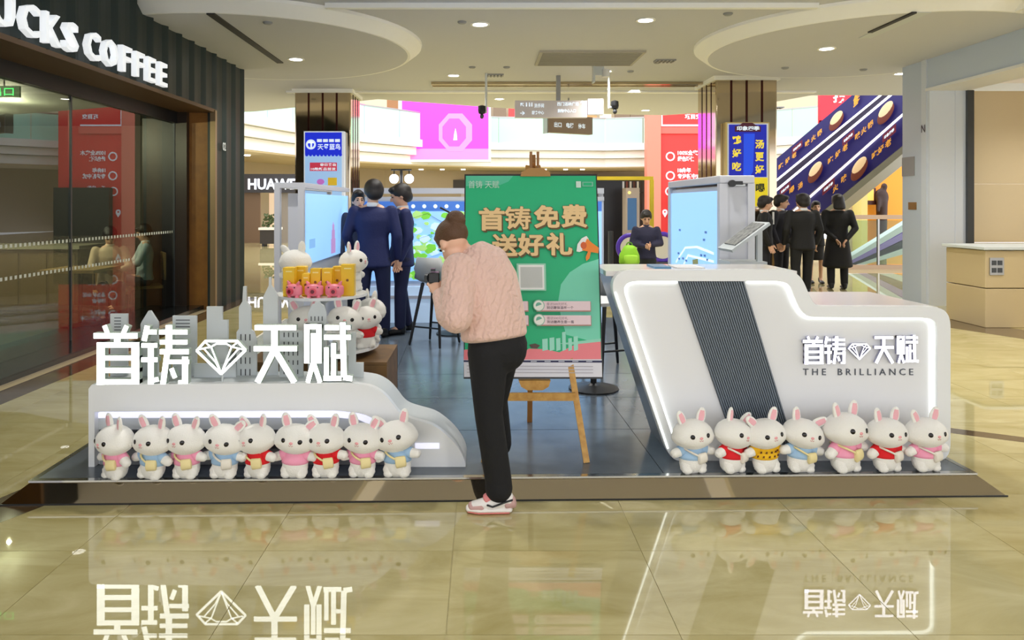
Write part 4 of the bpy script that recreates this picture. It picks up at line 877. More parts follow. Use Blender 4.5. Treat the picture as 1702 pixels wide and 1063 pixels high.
# twin studio lamp behind the wall
t = thing('studio_lamp', 'black lamp stand with two glowing round lamps behind the map wall', 'lamp', (X(667, 10.4), 10.4, 0))
xq = X(667, 10.4); MB().cyl((xq, 10.4, 0.02), (xq, 10.4, Z(281, 10.4)), 0.02).build('pole', M_black, t)
MB().lathe([(0.22, 0), (0.22, 0.02), (0.03, 0.04)], (xq, 10.4, 0)).build('base', M_black, t)
MB().cyl((X(650, 10.4), 10.4, Z(282, 10.4)), (X(684, 10.4), 10.4, Z(282, 10.4)), 0.012).build('crossbar', M_black, t)
for px in (655, 680):
    q = MB().ell((X(px, 10.4), 10.4, Z(297, 10.4)), (0.065, 0.065, 0.065)).build('lamp_globe', mat('globe_glow', (235, 240, 255), 0.5, emit=7), t, smooth=True)
    MB().cyl((X(px, 10.4), 10.4, Z(290, 10.4)), (X(px, 10.4), 10.4, Z(282, 10.4)), 0.008).build('stem', M_black, q)

# ------------------------------------------------------------------ stools and small tables
def shell_stool(x, y, rz, label, hseat=0.66, back=True):
    t = thing('bar_stool', label, 'stool', (x, y, PZ), rz)
    mb = MB(); n = 12; rows = []
    prof = [(-0.2, hseat), (-0.1, hseat - 0.015), (0.08, hseat - 0.01), (0.16, hseat + 0.04), (0.2, hseat + 0.14), (0.215, hseat + 0.27)]
    for i, (yy, zz) in enumerate(prof):
        wd = [0.17, 0.2, 0.21, 0.21, 0.2, 0.15][i]
        rows.append([(wd * (2*j/n - 1), yy - (0.10 * (2*j/n - 1)**2 if i > 2 else 0), zz + (0.05 * (2*j/n - 1)**2 if i < 4 else 0)) for j in range(n + 1)])
    vs = [v for r_ in rows for v in r_]; k = n + 1
    mb.add(vs, [(i*k+j, i*k+j+1, (i+1)*k+j+1, (i+1)*k+j) for i in range(len(rows)-1) for j in range(n)])
    o = mb.build('seat_shell', mat('stool_grey', (164, 166, 166), 0.5), t, smooth=True, world=False)
    sm = o.modifiers.new('solid', 'SOLIDIFY'); sm.thickness = 0.015
    for sx_ in (-1, 1):
        for sy_ in (-1, 1): MB().cap((0.1*sx_, 0.1*sy_ - 0.02, hseat - 0.02), 0.02, (0.19*sx_, 0.19*sy_, 0.014), 0.013, 8).build('leg', M_black, t, smooth=True, world=False)
    for sy_ in (-1, 1): MB().cyl((-0.165, 0.165*sy_, 0.2), (0.165, 0.165*sy_, 0.2), 0.009, 8).build('foot_rail', M_black, t, world=False)
    return t
shell_stool(X(724, 8.0), 7.85, math.radians(150), 'grey shell bar stool with thin black legs beside the bending woman')
shell_stool(X(1014, 6.65), 6.65, math.radians(200), 'grey shell bar stool half hidden between poster and counter')
def pedestal_table(x, y, h, r, label):
    t = thing('bar_table', label, 'table', (x, y, PZ))
    MB().lathe([(r, h - 0.025), (r, h)], (x, y, PZ), 32).build('tabletop', M_white, t)
    MB().cyl((x, y, PZ + 0.02), (x, y, PZ + h - 0.025), 0.025).build('pedestal', M_black, t)
    MB().lathe([(0.2, 0), (0.2, 0.012), (0.05, 0.035), (0.025, 0.05)], (x, y, PZ)).build('base', M_black, t)
pedestal_table(X(754, 8.5), 8.5, 0.76, 0.28, 'small round white table behind the bending woman')
pedestal_table(X(985, 6.0), 5.95, 0.72, 0.26, 'small round white table hidden behind the green poster')

# ------------------------------------------------------------------ plush rabbits
M_fur = mat('white_plush', (252, 250, 244), 0.95, sheen=0.6, bump=(260, 0.5))
M_ear = mat('ear_pink', (248, 186, 196), 0.9, sheen=0.4, bump=(260, 0.4))
M_eye = mat('bead_black', (18, 12, 12), 0.15)
M_nose = mat('nose_pink', (244, 176, 180), 0.8)
def fuzz(mb, amp, seed):
    r_ = random.Random(seed)
    mb.v = [v + Vector((r_.uniform(-amp, amp), r_.uniform(-amp, amp), r_.uniform(-amp, amp))) for v in mb.v]; return mb
def bunny_meshes():
    B = {}
    h = MB().ell((0, 0, 0), (0.106, 0.09, 0.077), None, 36, 24)
    h.v = [Vector((v.x * (1.0 + 0.09 * math.sin(PI * min(1, max(0, -v.z / 0.07 + 0.15)))), v.y, v.z if v.z > 0 else v.z * 0.96)) for v in h.v]
    B['head'] = fuzz(h, 0.0009, 1).mesh('head', M_fur, True)
    b = MB().loft([((0, 0, 0.045), 0.07, 0.056), ((0, 0, 0.085), 0.07, 0.055), ((0, 0, 0.125), 0.055, 0.045)], n=24)
    me = fuzz(b, 0.0008, 2).mesh('body', M_fur, True); B['body'] = me
    B['leg'] = fuzz(MB().loft([((0, 0.01, 0.04), 0.033, 0.035), ((0, -0.012, 0.015), 0.036, 0.034), ((0, -0.022, 0.006), 0.028, 0.02)], n=18), 0.0007, 3).mesh('leg', M_fur, True)
    B['arm'] = fuzz(MB().loft([((0, 0, 0), 0.024, 0.024), ((0.028, -0.006, -0.012), 0.026, 0.026), ((0.058, -0.012, -0.02), 0.024, 0.024)], hint=(0, 0, 1), n=18), 0.0007, 4).mesh('arm', M_fur, True)
    e = MB().ell((0, 0, 0.036), (0.025, 0.012, 0.047), None, 20, 16)
    me = fuzz(e, 0.0005, 5).mesh('ear', M_fur, True); me.materials.append(M_ear)
    for p in me.polygons:
        c = p.center
        if c.y < -0.003 and (c.x / 0.0145)**2 + ((c.z - 0.042) / 0.03)**2 < 1: p.material_index = 1
    B['ear'] = me
    B['eye'] = MB().ell((0, 0, 0), (0.0125, 0.006, 0.0125), None, 14, 10).mesh('eye', M_eye, True)
    B['nose'] = MB().ell((0, 0, 0), (0.010, 0.005, 0.007), None, 12, 8).mesh('nose', M_nose, True)
    B['mouth'] = MB().tube([(-0.01, 0, -0.006), (-0.005, -0.001, -0.011), (0, 0, -0.004), (0.005, -0.001, -0.011), (0.01, 0, -0.006)], 0.0013, 6).mesh('mouth', mat('mouth_rose', (206, 130, 130), 0.8), True)
    B['tail'] = fuzz(MB().ell((0, 0, 0), (0.024, 0.02, 0.022)), 0.001, 6).mesh('tail', M_fur, True)
    return B
BN = bunny_meshes(); SH = {}
CLO = {'pink': (250, 166, 196), 'blue': (166, 200, 232), 'red': (226, 26, 36), 'yellow': (244, 190, 24), 'white': (240, 240, 236)}
def shirt_mesh(c):
    if c not in SH:
        m = mat('shirt_' + c, CLO[c], 0.8, bump=(300, 0.2))
        s1 = MB().loft([((0, 0, 0.078), 0.0735, 0.0585), ((0, 0, 0.09), 0.0735, 0.0585), ((0, 0, 0.128), 0.059, 0.049), ((0, 0, 0.14), 0.045, 0.04)], n=24, cap=0.15).mesh('shirt', m, True)
        s2 = MB().loft([((-0.006, 0.001, 0.002), 0.028, 0.028), ((0.032, -0.007, -0.013), 0.0285, 0.0285)], hint=(0, 0, 1), n=16, cap=0.1).mesh('sleeve', m, True)
        SH[c] = (s1, s2)
    return SH[c]
def bunny(label, x, y, z, yaw=0, tilt=0, shirt='pink', ears=(-10, 10), bag=None, head=(0, 0, 0), s=1.0, group='plush rabbits along the platform edge', arms=(0, 0), name='plush_rabbit', marks=False):
    t = thing(name, label, 'plush toy', (x, y, z), math.radians(yaw), group); t.rotation_euler = (0, math.radians(tilt), math.radians(yaw)); t.scale = (s, s, s)
    def put(nm, me, par, loc=(0, 0, 0), rot=(0, 0, 0), sc=(1, 1, 1)):
        o = bpy.data.objects.new(nm, me); COL.objects.link(o); o.parent = par; o.location = loc; o.rotation_euler = rot; o.scale = sc; return o
    put('body', BN['body'], t)
    for k in (-1, 1): put('leg', BN['leg'], t, (0.037*k, -0.012, 0.012), (0, 0, 0.25*k))
    s1, s2 = shirt_mesh(shirt); sh = put('shirt', s1, t)
    for k, a in ((-1, arms[0]), (1, arms[1])):
        put('arm', BN['arm'], t, (0.046*k, 0, 0.125), (0, math.radians(a)*k, 0), (k, 1, 1)); put('sleeve', s2, sh, (0.046*k, 0, 0.125), (0, math.radians(a)*k, 0), (k, 1, 1))
    hd = put('head', BN['head'], t, (0, -0.008, 0.204), tuple(math.radians(q) for q in head), (1.06, 1.04, 1.05))
    for k, a in ((-1, ears[0]), (1, ears[1])): put('ear', BN['ear'], hd, (0.045*k, 0.005, 0.052), (0, math.radians(a), -0.2*k))
    for k in (-1, 1): put('eye', BN['eye'], hd, (0.043*k, -0.0795, 0.012), (0, 0, 0.46*k))
    put('nose', BN['nose'], hd, (0, -0.0885, 0.004)); put('mouth', BN['mouth'], hd, (0, -0.0885, -0.001))
    put('tail', BN['tail'], t, (0, 0.06, 0.06))
    if bag:
        bm_ = mat('bag_' + bag, {'cream': (242, 226, 168), 'white': (238, 232, 220), 'red': (220, 30, 36)}[bag], 0.8)
        pts = [(0.062*math.cos(a), 0.0, 0.104 + 0.048*math.sin(a)) for a in [2*PI*k/20 for k in range(21)]]
        pts = [(0.06*math.cos(2*PI*k/20), 0.066*math.sin(2*PI*k/20) - 0.001, 0.108 - 0.028*math.cos(2*PI*k/20)) for k in range(21)]
        MB().tube(pts, 0.0055, 6).build('bag_strap', bm_, t, smooth=True, world=False)
        MB().loft([((0.012, -0.064, 0.086), 0.03, 0.014), ((0.056, -0.05, 0.09), 0.028, 0.014)], hint=(0, 0, 1), n=14, cap=0.4).build('bag', bm_, t, smooth=True, world=False)
    if marks:
        mk = MB()
        for q in range(10):
            a = -1.0 + 0.22*q; zz = 0.094 + 0.022*(q % 2)
            rx, ry = (0.0742, 0.0592) if q % 2 == 0 else (0.068, 0.056)
            c = Vector((rx*math.sin(a), -ry*math.cos(a) - 0.001, zz)); mk.bar(c - Vector((0.005, 0, 0.004)), c + Vector((0.005, 0, 0.005)), 0.003, 0.004, up=(0, 1, 0)); mk.bar(c + Vector((0.005, 0, -0.005)), c + Vector((-0.002, 0, 0.005)), 0.003, 0.003, up=(0, 1, 0))
        mk.build('print_marks', mat('mark_brown', (90, 40, 30), 0.8), t, world=False)['kind'] = 'stuff'
    return t
row = [  # px, yaw, tilt, shirt, ears, bag, head euler, label
 (193, -28, 0, 'pink', (-6, 12), 'cream', (4, 0, -8), 'white plush rabbit in pink shirt with cream bag, first from left edge'),
 (253, -16, 4, 'blue', (-26, 14), 'cream', (2, -4, -4), 'white plush rabbit in pale blue shirt with cream bag, second from left'),
 (312, -14, -2, 'pink', (-20, 22), 'cream', (0, 3, -4), 'white plush rabbit in pink shirt with cream strap, third from left'),
 (373, -6, 2, 'blue', (-32, 40), 'white', (4, 6, 0), 'white plush rabbit in blue shirt with pale strap, fourth from left'),
 (430, -22, -3, 'red', (-34, 24), 'cream', (0, -6, -6), 'white plush rabbit in red shirt with cream strap, fifth from left'),
 (490, -2, 2, 'pink', (-18, 46), None, (0, 4, 0), 'white plush rabbit in plain pink shirt between two red shirted ones'),
 (543, -10, -2, 'red', (-28, 16), 'cream', (0, 0, 0), 'white plush rabbit in red shirt with sash, seventh from left'),
 (603, -8, 0, 'pink', (-14, 26), 'cream', (2, 4, -2), 'white plush rabbit in pink shirt with sash, eighth from left'),
 (662, -10, -3, 'blue', (-40, 26), 'cream', (0, -10, -2), 'white plush rabbit in pale blue scarf and cream bag at the plinth end')]
for i, (px, yw, tl, sh_, er, bg, hd, lab) in enumerate(row):
    y = yf(X(px, 4.05)) + 0.035
    bunny(lab, X(px, y), y, PZ, yw, tl, sh_, er, bg, hd, 1.0 if i != 8 else 1.05, arms=(rr.uniform(-15, 15), rr.uniform(-15, 15)))
row = [
 (1150, 10, 0, 'blue', (-24, 12), 'white', (0, -2, 4), False, 'white plush rabbit in blue shirt at the left foot of the counter'),
 (1215, 26, 4, 'red', (-6, 40), 'white', (2, 8, 6), False, 'white plush rabbit in red shirt with white strap, beside the yellow one'),
 (1272, 12, -2, 'yellow', (-48, 20), None, (0, -4, 4), True, 'white plush rabbit in yellow printed shirt'),
 (1328, 8, 5, 'blue', (-20, 52), 'cream', (2, 8, 0), False, 'white plush rabbit in pale blue shirt right of the yellow shirted one'),
 (1403, 18, 0, 'pink', (-26, 4), 'cream', (0, 4, 4), False, 'tallest white plush rabbit in pink shirt with cream strap below the logo'),
 (1472, 12, 0, 'red', (-16, 8), 'white', (0, 2, 2), False, 'white plush rabbit in red shirt between two pink ones by the logo'),
 (1537, 8, 0, 'pink', (-30, 14), 'white', (0, 0, 4), False, 'white plush rabbit in pink shirt at the right end of the row')]
for i, (px, yw, tl, sh_, er, bg, hd, mk_, lab) in enumerate(row):
    y = yf(X(px, 4.15)) + 0.055
    bunny(lab, X(px, y), y, PZ, yw, tl, sh_, er, bg, hd, 1.02 if i != 4 else 1.13, marks=mk_, arms=(rr.uniform(-15, 15), rr.uniform(-15, 15)))

# ------------------------------------------------------------------ gift stand
gx, gy = -1.08, 5.0
o = thing('wooden_crate', 'brown wooden crate under the gift stand behind the plinth', 'crate', (gx, gy, PZ))
M_cr = mat('crate_wood', (122, 88, 44), 0.6, noise=(9, 1, (98, 70, 34)))
for k in range(3): MB().box(gx - 0.42, gx + 0.48, gy - 0.3, gy - 0.28, PZ + 0.155*k + 0.002, PZ + 0.155*k + 0.15).build('front_plank', M_cr, o)
for sx_ in (gx - 0.42, gx + 0.46): MB().box(sx_, sx_ + 0.02, gy - 0.28, gy + 0.3, PZ, PZ + 0.46).build('side_plank', M_cr, o)
MB().box(gx - 0.42, gx + 0.48, gy + 0.28, gy + 0.3, PZ, PZ + 0.46).build('back_plank', M_cr, o); MB().box(gx - 0.42, gx + 0.48, gy - 0.3, gy + 0.3, PZ + 0.462, PZ + 0.48).build('lid', M_cr, o)
zc = PZ + 0.48; zl_, zu = 0.64, 0.985
t = thing('tiered_stand', 'white two tier round stand loaded with gifts and rabbits', 'stand', (gx, gy, zc))
MB().lathe([(0.12, zc), (0.12, zc + 0.01), (0.03, zc + 0.03), (0.03, zl_ - 0.02)], (gx, gy, 0)).build('base', M_white, t)
MB().lathe([(0.36, zl_ - 0.02), (0.385, zl_ - 0.015), (0.385, zl_), (0.36, zl_)], (gx, gy, 0), 40).build('lower_tray', M_white, t)
MB().lathe([(0.06, zl_), (0.03, zl_ + 0.05), (0.03, zu - 0.07), (0.12, zu - 0.02)], (gx, gy, 0)).build('stem', M_lgrey, t)
MB().lathe([(0.28, zu - 0.02), (0.305, zu - 0.018), (0.305, zu), (0.28, zu)], (gx, gy, 0), 40).build('upper_tray', M_white, t)
M_yel = mat('gift_yellow', (240, 196, 22), 0.45); dy = gy - 0.2
for k, (px, wd, tall, yy, lab) in enumerate(((482, 19, 48, gy - 0.17, 'tall yellow gift box at the left end of the upper tray'), (501, 18, 46, gy - 0.06, 'tall yellow gift box second from left, set back'), (510, 13, 37, gy - 0.15, 'short yellow gift box left of centre on the upper tray'), (526, 17, 45, gy - 0.13, 'yellow gift box in the middle of the upper tray'), (545, 17, 45, gy - 0.13, 'yellow gift box right of centre on the upper tray'), (562, 15, 46, gy - 0.05, 'tall yellow gift box set back near the right end'), (579, 22, 52, gy - 0.14, 'broad yellow gift box at the right end of the upper tray'))):
    x = X(px, yy); w2 = wd / 2 / F * yy; hh = tall / F * yy
    o = thing('gift_box', lab, 'box', (x, yy, zu), 0, 'yellow gift boxes')
    MB().box(x - w2, x + w2, yy - 0.035, yy + 0.035, zu, zu + hh).build('carton', M_yel, o, bevel=0.004)
    MB().box(x - w2*0.5, x + w2*0.6, yy - 0.037, yy - 0.035, zu + hh - 0.03, zu + hh - 0.022).build('label_print', mat('gift_pale', (250, 232, 150), 0.5), o)
    MB().cyl((x, yy - 0.037, zu + hh*0.5), (x, yy - 0.035, zu + hh*0.5), 0.009, 10).build('badge_print', mat('gift_brown', (130, 80, 20), 0.5), o)
M_pig = mat('pig_pink', (250, 140, 160), 0.35)
for k, px in enumerate((489, 522, 556)):
    yy = gy - 0.235; x = X(px, yy)
    o = thing('toy_pig', ['pink toy pig at left of the upper tray, facing left', 'pink toy pig in the middle of three on the upper tray', 'pink toy pig at right of the upper tray'][k], 'toy', (x, yy, zu), math.radians(-26 if k == 0 else 0), 'pink toy pigs')
    MB().loft([((0, 0, 0.025), 0.06, 0.035), ((0, 0, 0.065), 0.06, 0.035)], n=24, cap=0.6).build('body', M_pig, o, smooth=True, world=False)
    sn = MB().cyl((0, -0.036, 0.04), (0, -0.05, 0.04), 0.022, 18).build('snout', mat('pig_snout', (236, 90, 110), 0.35), o, world=False)
    MB().cyl((0, -0.051, 0.04), (0, -0.0495, 0.04), 0.013, 14).build('snout_hole', mat('pig_dark', (120, 20, 40), 0.4), sn, world=True if False else False)
    for q in (-1, 1):
        MB().ell((0.03*q, -0.034, 0.066), (0.004, 0.003, 0.005), None, 8, 6).build('eye', M_eye, o, world=False)
        MB().cap((0.036*q, -0.005, 0.086), 0.013, (0.045*q, -0.008, 0.1), 0.006, 8).build('ear', M_pig, o, smooth=True, world=False)
        MB().cyl((0.03*q, -0.01, 0), (0.03*q, -0.01, 0.02), 0.013, 10).build('foot', M_pig, o, world=False)
G2 = 'plush rabbits on the gift stand'
bunny('white plush rabbit seen from behind, left on the upper tray', X(489, gy + 0.08), gy + 0.1, zu, 165, 0, 'white', (-4, 55), None, (0, 0, 0), 1.0, G2)
bunny('white plush rabbit looking right beside the yellow boxes', X(585, gy + 0.08), gy + 0.1, zu, 70, 0, 'white', (-10, 8), None, (0, 0, 0), 1.0, G2)
bunny('white plush rabbit with floppy ear on the lower tray behind skyline', X(508, gy - 0.2), gy - 0.2, zl_, 14, 0, 'white', (-24, 30), None, (0, -6, 0), 1.0, G2)
bunny('cream plush rabbit in the middle of the lower tray, facing out', X(570, gy - 0.22), gy - 0.22, zl_, 8, 4, 'white', (-20, 14), None, (0, 6, 0), 1.0, G2)
bunny('white plush rabbit with red collar at right of the lower tray', X(606, gy - 0.12), gy - 0.12, zl_, 26, 0, 'red', (-12, 22), None, (0, -4, 0), 0.95, G2)
bunny('white plush rabbit turned to the back behind the red collared one', X(615, gy + 0.08), gy + 0.08, zl_, 120, 0, 'white', (-20, 20), None, (0, 0, 0), 1.05, G2)

# ------------------------------------------------------------------ escalators
def esc_strip(name, a0, a1, b0_, b1_, d0, d1, thick, m, par, ext=0.0):
    """strip between an upper line (a0->a1) and a lower line (b0->b1); left end at depth d0, right end at d1"""
    q = [Vector((X(p[0], d), d, Z(p[1], d))) for p, d in ((a0, d0), (a1, d1), (b1_, d1), (b0_, d0))]
    u = (q[1] - q[0]); n = Vector((u.y, -u.x, 0)).normalized() * -thick
    return MB().add(q + [p + n for p in q], [(0,1,2,3),(4,7,6,5),(0,4,5,1),(3,2,6,7),(0,3,7,4),(1,5,6,2)]).build(name, m, par)
M_ad = mat('ad_navy', (30, 22, 96), 0.4, emit=0.1); M_led2 = mat('escalator_led', (250, 246, 250), 0.5, emit=2.2)
M_dk = mat('escalator_dark', (34, 26, 56), 0.35); M_or = mat('ad_orange', (236, 166, 50), 0.5, emit=0.15); M_bowl = mat('ad_bowl', (110, 46, 26), 0.5); M_soup = mat('ad_soup', (240, 206, 160), 0.5, emit=0.15); M_bdg = mat('ad_badge', (110, 20, 50), 0.5)
L = lambda x, y0_, k: (x, y0_ + k * (x - 1290))
def escal(label, d0, d1, top, bot_, leds, extra):
    e0, e1 = 1262, 1580
    org = Vector((X(1400, (d0+d1)/2), (d0+d1)/2, 0))
    t = thing('escalator', label, 'escalator', org)
    esc_strip('ad_panel', L(e0, *top), L(e1, *top), L(e0, *bot_), L(e1, *bot_), d0, d1, 0.12, M_ad, t)
    for ln, wd in leds: esc_strip('light_line', L(e0, *ln), L(e1, *ln), L(e0, ln[0] + wd, ln[1]), L(e1, ln[0] + wd, ln[1]), d0 - 0.1, d1 - 0.1, 0.05, M_led2, t)
    if extra: esc_strip('inner_skirt', L(e0, *bot_), L(e1, *bot_), L(e0, *extra), L(e1, *extra), d0 + 0.05, d1 + 0.05, 0.7, M_dk, t)
    # printed words and bowls, following the slope
    def at(px, off):
        f = (px - e0) / (e1 - e0); d = 1 / ((1-f)/d0 + f/d1) - 0.14
        y = top[0] + top[1]*(px - 1290); yb = bot_[0] + bot_[1]*(px - 1290); return Vector((X(px, d), d, Z(y + (yb - y)*off, d))), d
    p0, _ = at(1300, .5); p1, _ = at(1480, .5); u = (p1 - p0).normalized(); uh = u
    return t, at, uh
def ad_word(t, at, u, ch, px, off, size=0.18, m=None):
    p, d = at(px, off); text('ad_character', ch, m or M_or, t, p - Vector((0, 0, size/2)), size, size, tuple(u), (0, 0, 1), 0.03)
def ad_bowl(t, at, u, px, off, s=0.27):
    p, d = at(px, off); n = u.cross(Vector((0, 0, 1))).normalized(); R = Matrix((tuple(u), tuple(n), (0, 0, 1))).transposed()
    for nm, m_, r_, o_, dz in (('bowl_print', M_bowl, (s, 0.01, s*0.8), 0.0, -0.05), ('soup_print', M_soup, (s*0.86, 0.016, s*0.62), 0.0, 0.05)):
        mb = MB().ell((0, 0, 0), r_, None, 16, 10); mb.v = [p + R @ v + Vector((0, 0, dz)) for v in mb.v]; mb.build(nm, m_, t)
def ad_badge(t, at, u, px, off):
    p, d = at(px, off); n = u.cross(Vector((0, 0, 1)))
    MB().add([p + u*a + Vector((0, 0, b)) + n*c for c in (0, 0.008) for a, b in ((-.2, -.1), (.2, -.1), (.2, .1), (-.2, .1))], [(0,1,2,3),(4,7,6,5),(0,4,5,1),(3,2,6,7),(0,3,7,4),(1,5,6,2)]).build('ad_badge', M_bdg, t)
    for s_ in (0.012, -0.012): text('ad_badge_text', '印象四季', M_pw, t, p - u*0.15 - Vector((0, 0, 0.04)) + n*s_, 0.3, 0.08, tuple(u), (0, 0, 1), 0.03)
tA, atA, uA = escal('rear escalator with navy hotpot advertising and two white light lines', 24, 20.5, (264, -0.84), (297, -0.818), [((298, -0.818), 3.4), ((314, -0.832), 4)], (314, -0.832))
for ch, px, of in (('吃', 1294, .55), ('好', 1305, .55), ('老', 1316, .55), ('味', 1338, .5), ('火', 1348, .5), ('锅', 1358, .5)): ad_word(tA, atA, uA, ch, px, of)
ad_badge(tA, atA, uA, 1325, .3); ad_bowl(tA, atA, uA, 1390, .55); ad_word(tA, atA, uA, '鲜', 1418, .4, 0.34)
tB, atB, uB = escal('middle escalator with navy hotpot advertising above the dark suited group', 22, 18.6, (319, -0.832), (371, -0.87), [], None)
for ch, px, of in (('吃', 1376, .45), ('好', 1388, .45), ('老', 1400, .45), ('味', 1421, .4), ('火', 1431, .4), ('锅', 1442, .4), ('喝', 1312, .35), ('汤', 1326, .45)): ad_word(tB, atB, uB, ch, px, of)
ad_badge(tB, atB, uB, 1410, .2); ad_badge(tB, atB, uB, 1305, .15); ad_bowl(tB, atB, uB, 1355, .4); ad_bowl(tB, atB, uB, 1472, .4)
tC, atC, uC = escal('front escalator with navy advertising and grey truss above the handrail', 20.5, 17.2, (379, -0.887), (414, -0.82), [((374.5, -0.887), 4)], None)
esc_strip('truss', L(1262, 415, -0.82), L(1580, 415, -0.82), L(1262, 428, -0.82), L(1580, 428, -0.82), 20.3, 17.0, 0.9, mat('truss_olive', (134, 132, 118), 0.4, 0.4), tC)
for ch, px, of in (('吃', 1449, .5), ('好', 1459, .5), ('老', 1471, .5), ('味', 1398, .4), ('火', 1384, .5)): ad_word(tC, atC, uC, ch, px, of)
ad_badge(tC, atC, uC, 1377, .2); ad_badge(tC, atC, uC, 1478, .2); ad_bowl(tC, atC, uC, 1428, .5)
for i, (t_, dd) in enumerate(((tA, 24), (tB, 22), (tC, 20.5))):   # lower landing that stands on the floor
    x = X(1262, dd); MB().box(x - 0.6, x + 0.15, dd - 0.12, dd + 0.6, 0, 1.2).build('landing', M_dk, t_)
# red shop sign above, orange shop below
D = 30.0
t = thing('shop_sign', 'bright red sign with white character above the escalators', 'sign', (X(1390, D), D + 0.1, Z(215, D)))
MB().box(X(1363, D), X(1450, D), D, D + 0.2, Z(215, D), Z(150, D)).build('panel', mat('sign_red', (250, 40, 56), 0.5, emit=0.8), t)
text('character', '捞', mat('sign_cream', (255, 225, 220), 0.5, emit=0.9), t, (X(1384, D), D - 0.03, Z(171, D)), 0.55, 0.5, bold=0.03)
MB().box(X(1363, D), X(1367, D), D, D + 0.1, 5.0, Z(215, D)).build('bracket', M_dgrey, t)
D = 24.0
t = thing('orange_kiosk', 'orange lit shop window with dark mannequin below the escalator', 'shop front', (X(1470, D), D + 0.5, 0))
MB().box(X(1437, D), X(1560, D), D + 0.6, D + 0.7, 0, Z(275, D)).build('orange_wall', mat('kiosk_orange', (236, 150, 40), 0.5, emit=0.35), t)
MB().box(X(1432, D), X(1442, D), D, D + 0.6, 0, Z(290, D)).build('yellow_post', mat('kiosk_yellow', (214, 196, 120), 0.5, emit=0.2), t)
MB().box(X(1446, D), X(1464, D), D + 0.3, D + 0.4, Z(340, D), Z(312, D)).build('dark_frame', mat('kiosk_maroon', (70, 24, 16), 0.5), t); MB().box(X(1449, D), X(1460, D), D + 0.28, D + 0.3, Z(333, D), Z(314, D)).build('lit_picture', mat('kiosk_lit', (255, 190, 90), 0.5, emit=0.7), t)
mq = MB().ell((X(1473, D), D + 0.3, Z(328, D)), (0.24, 0.16, 0.3)).ell((X(1478, D), D + 0.3, Z(310, D)), (0.1, 0.1, 0.13)).cap((X(1466, D), D + 0.2, Z(330, D)), 0.07, (X(1462, D), D + 0.1, Z(350, D)), 0.06).cap((X(1474, D), D + 0.3, Z(335, D)), 0.18, (X(1474, D), D + 0.3, 0.15), 0.14)
blob('mannequin', mq, mat('mannequin_dark', (52, 26, 18), 0.5), t, 0.04, 2)
MB().box(X(1400, D), X(1437, D), D + 0.7, D + 0.8, 0, Z(290, D)).build('pale_wall', mat('kiosk_pale', (214, 206, 180), 0.5, emit=0.2), t)
# handrail with glass in front
D = 18.2
t = thing('glass_balustrade', 'glass balustrade with brown handrail at the escalator foot', 'balustrade', (X(1460, D), D, 0))
MB().box(X(1400, D), X(1560, D), D - 0.04, D + 0.04, Z(364, D), Z(357, D)).build('handrail', mat('rail_bronze', (176, 150, 124), 0.3, 0.7), t)
MB().box(X(1400, D), X(1560, D), D - 0.06, D + 0.06, 0, 0.1).build('base_rail', mat('rail_bronze'), t)
for px in (1402, 1458, 1512): MB().box(X(px, D), X(px + 3, D), D - 0.03, D + 0.03, 0.1, Z(364, D)).build('post', M_steel, t)
for a, b in ((1405, 1457), (1462, 1511)): MB().box(X(a, D), X(b, D), D - 0.008, D + 0.008, 0.12, Z(366, D)).build('glass_pane', glass_mat('clear_glass', (220, 235, 226), 1.5), t)
D = 19.4
t = thing('moving_walk', 'white and violet sloping escalator side behind the glass balustrade', 'escalator', (X(1450, D), D, 0))
for k, (c, e) in enumerate((((236, 236, 246), 0), ((170, 140, 220), 1), ((60, 60, 66), 2), ((228, 230, 236), 3))):
    mm = mat('walk_%d' % k, c, 0.4, emit=0.15)
    MB().prism([(X(1392 + 9*k, D), 0), (X(1404 + 9*k, D), 0), (X(1535, D), Z(365 + 16*k, D)), (X(1535, D), Z(352 + 16*k, D))], D - 0.02*k, D + 0.3).build('side_band', mm, t)

# ------------------------------------------------------------------ dark play kiosk in the middle distance
D = 15.0
t = thing('play_kiosk', 'black kiosk with yellow frame and coloured strips behind the poster', 'kiosk', (X(1042, D), D + 0.6, 0))
M_ky = mat('kiosk_frame_yellow', (240, 214, 40), 0.4, emit=0.1)
MB().box(X(990, D), X(1086, D), D, D + 0.08, Z(299, D), Z(293, D)).build('frame_top', M_ky, t); MB().box(X(1081, D), X(1087, D), D, D + 0.08, 0, Z(299, D)).build('frame_post', M_ky, t)
MB().box(X(985, D), X(1035, D), D + 0.08, D + 0.2, 0, Z(300, D)).build('black_wall', mat('kiosk_black', (22, 22, 32), 0.35), t)
MB().box(X(1035, D), X(1081, D), D + 1.0, D + 1.1, 0, Z(299, D)).build('dark_wall', mat('kiosk_dark', (44, 34, 34), 0.5), t)
for k, c in enumerate(((40, 50, 190), (230, 230, 240), (120, 50, 40), (225, 220, 215), (90, 40, 30), (230, 226, 220), (60, 40, 40))):
    MB().box(X(1036.5 + 6.2*k, D), X(1039.5 + 6.2*k, D), D + 0.5, D + 0.53, 0.3, Z(300, D)).build('hanging_strip', mat('strip_%d' % k, c, 0.5, emit=0.1), t)
MB().box(X(1005, D), X(1087, D), D - 0.3, D + 1.1, 0, 0.12).build('plinth', mat('kiosk_plinth', (200, 190, 130), 0.5), t)
D = 14.2
t = thing('ticket_machine', 'pale grey machine with tall blue screen inside the black kiosk', 'machine', (X(1051, D), D + 0.2, 0.12))
MB().box(X(1041, D), X(1063, D), D, D + 0.4, 0.0, Z(312, D)).build('housing', mat('machine_beige', (206, 190, 180), 0.4), t); MB().box(X(1043, D), X(1058, D), D - 0.01, D, Z(382, D), Z(329, D)).build('screen', mat('machine_screen', (50, 100, 150), 0.3, emit=0.4), t)
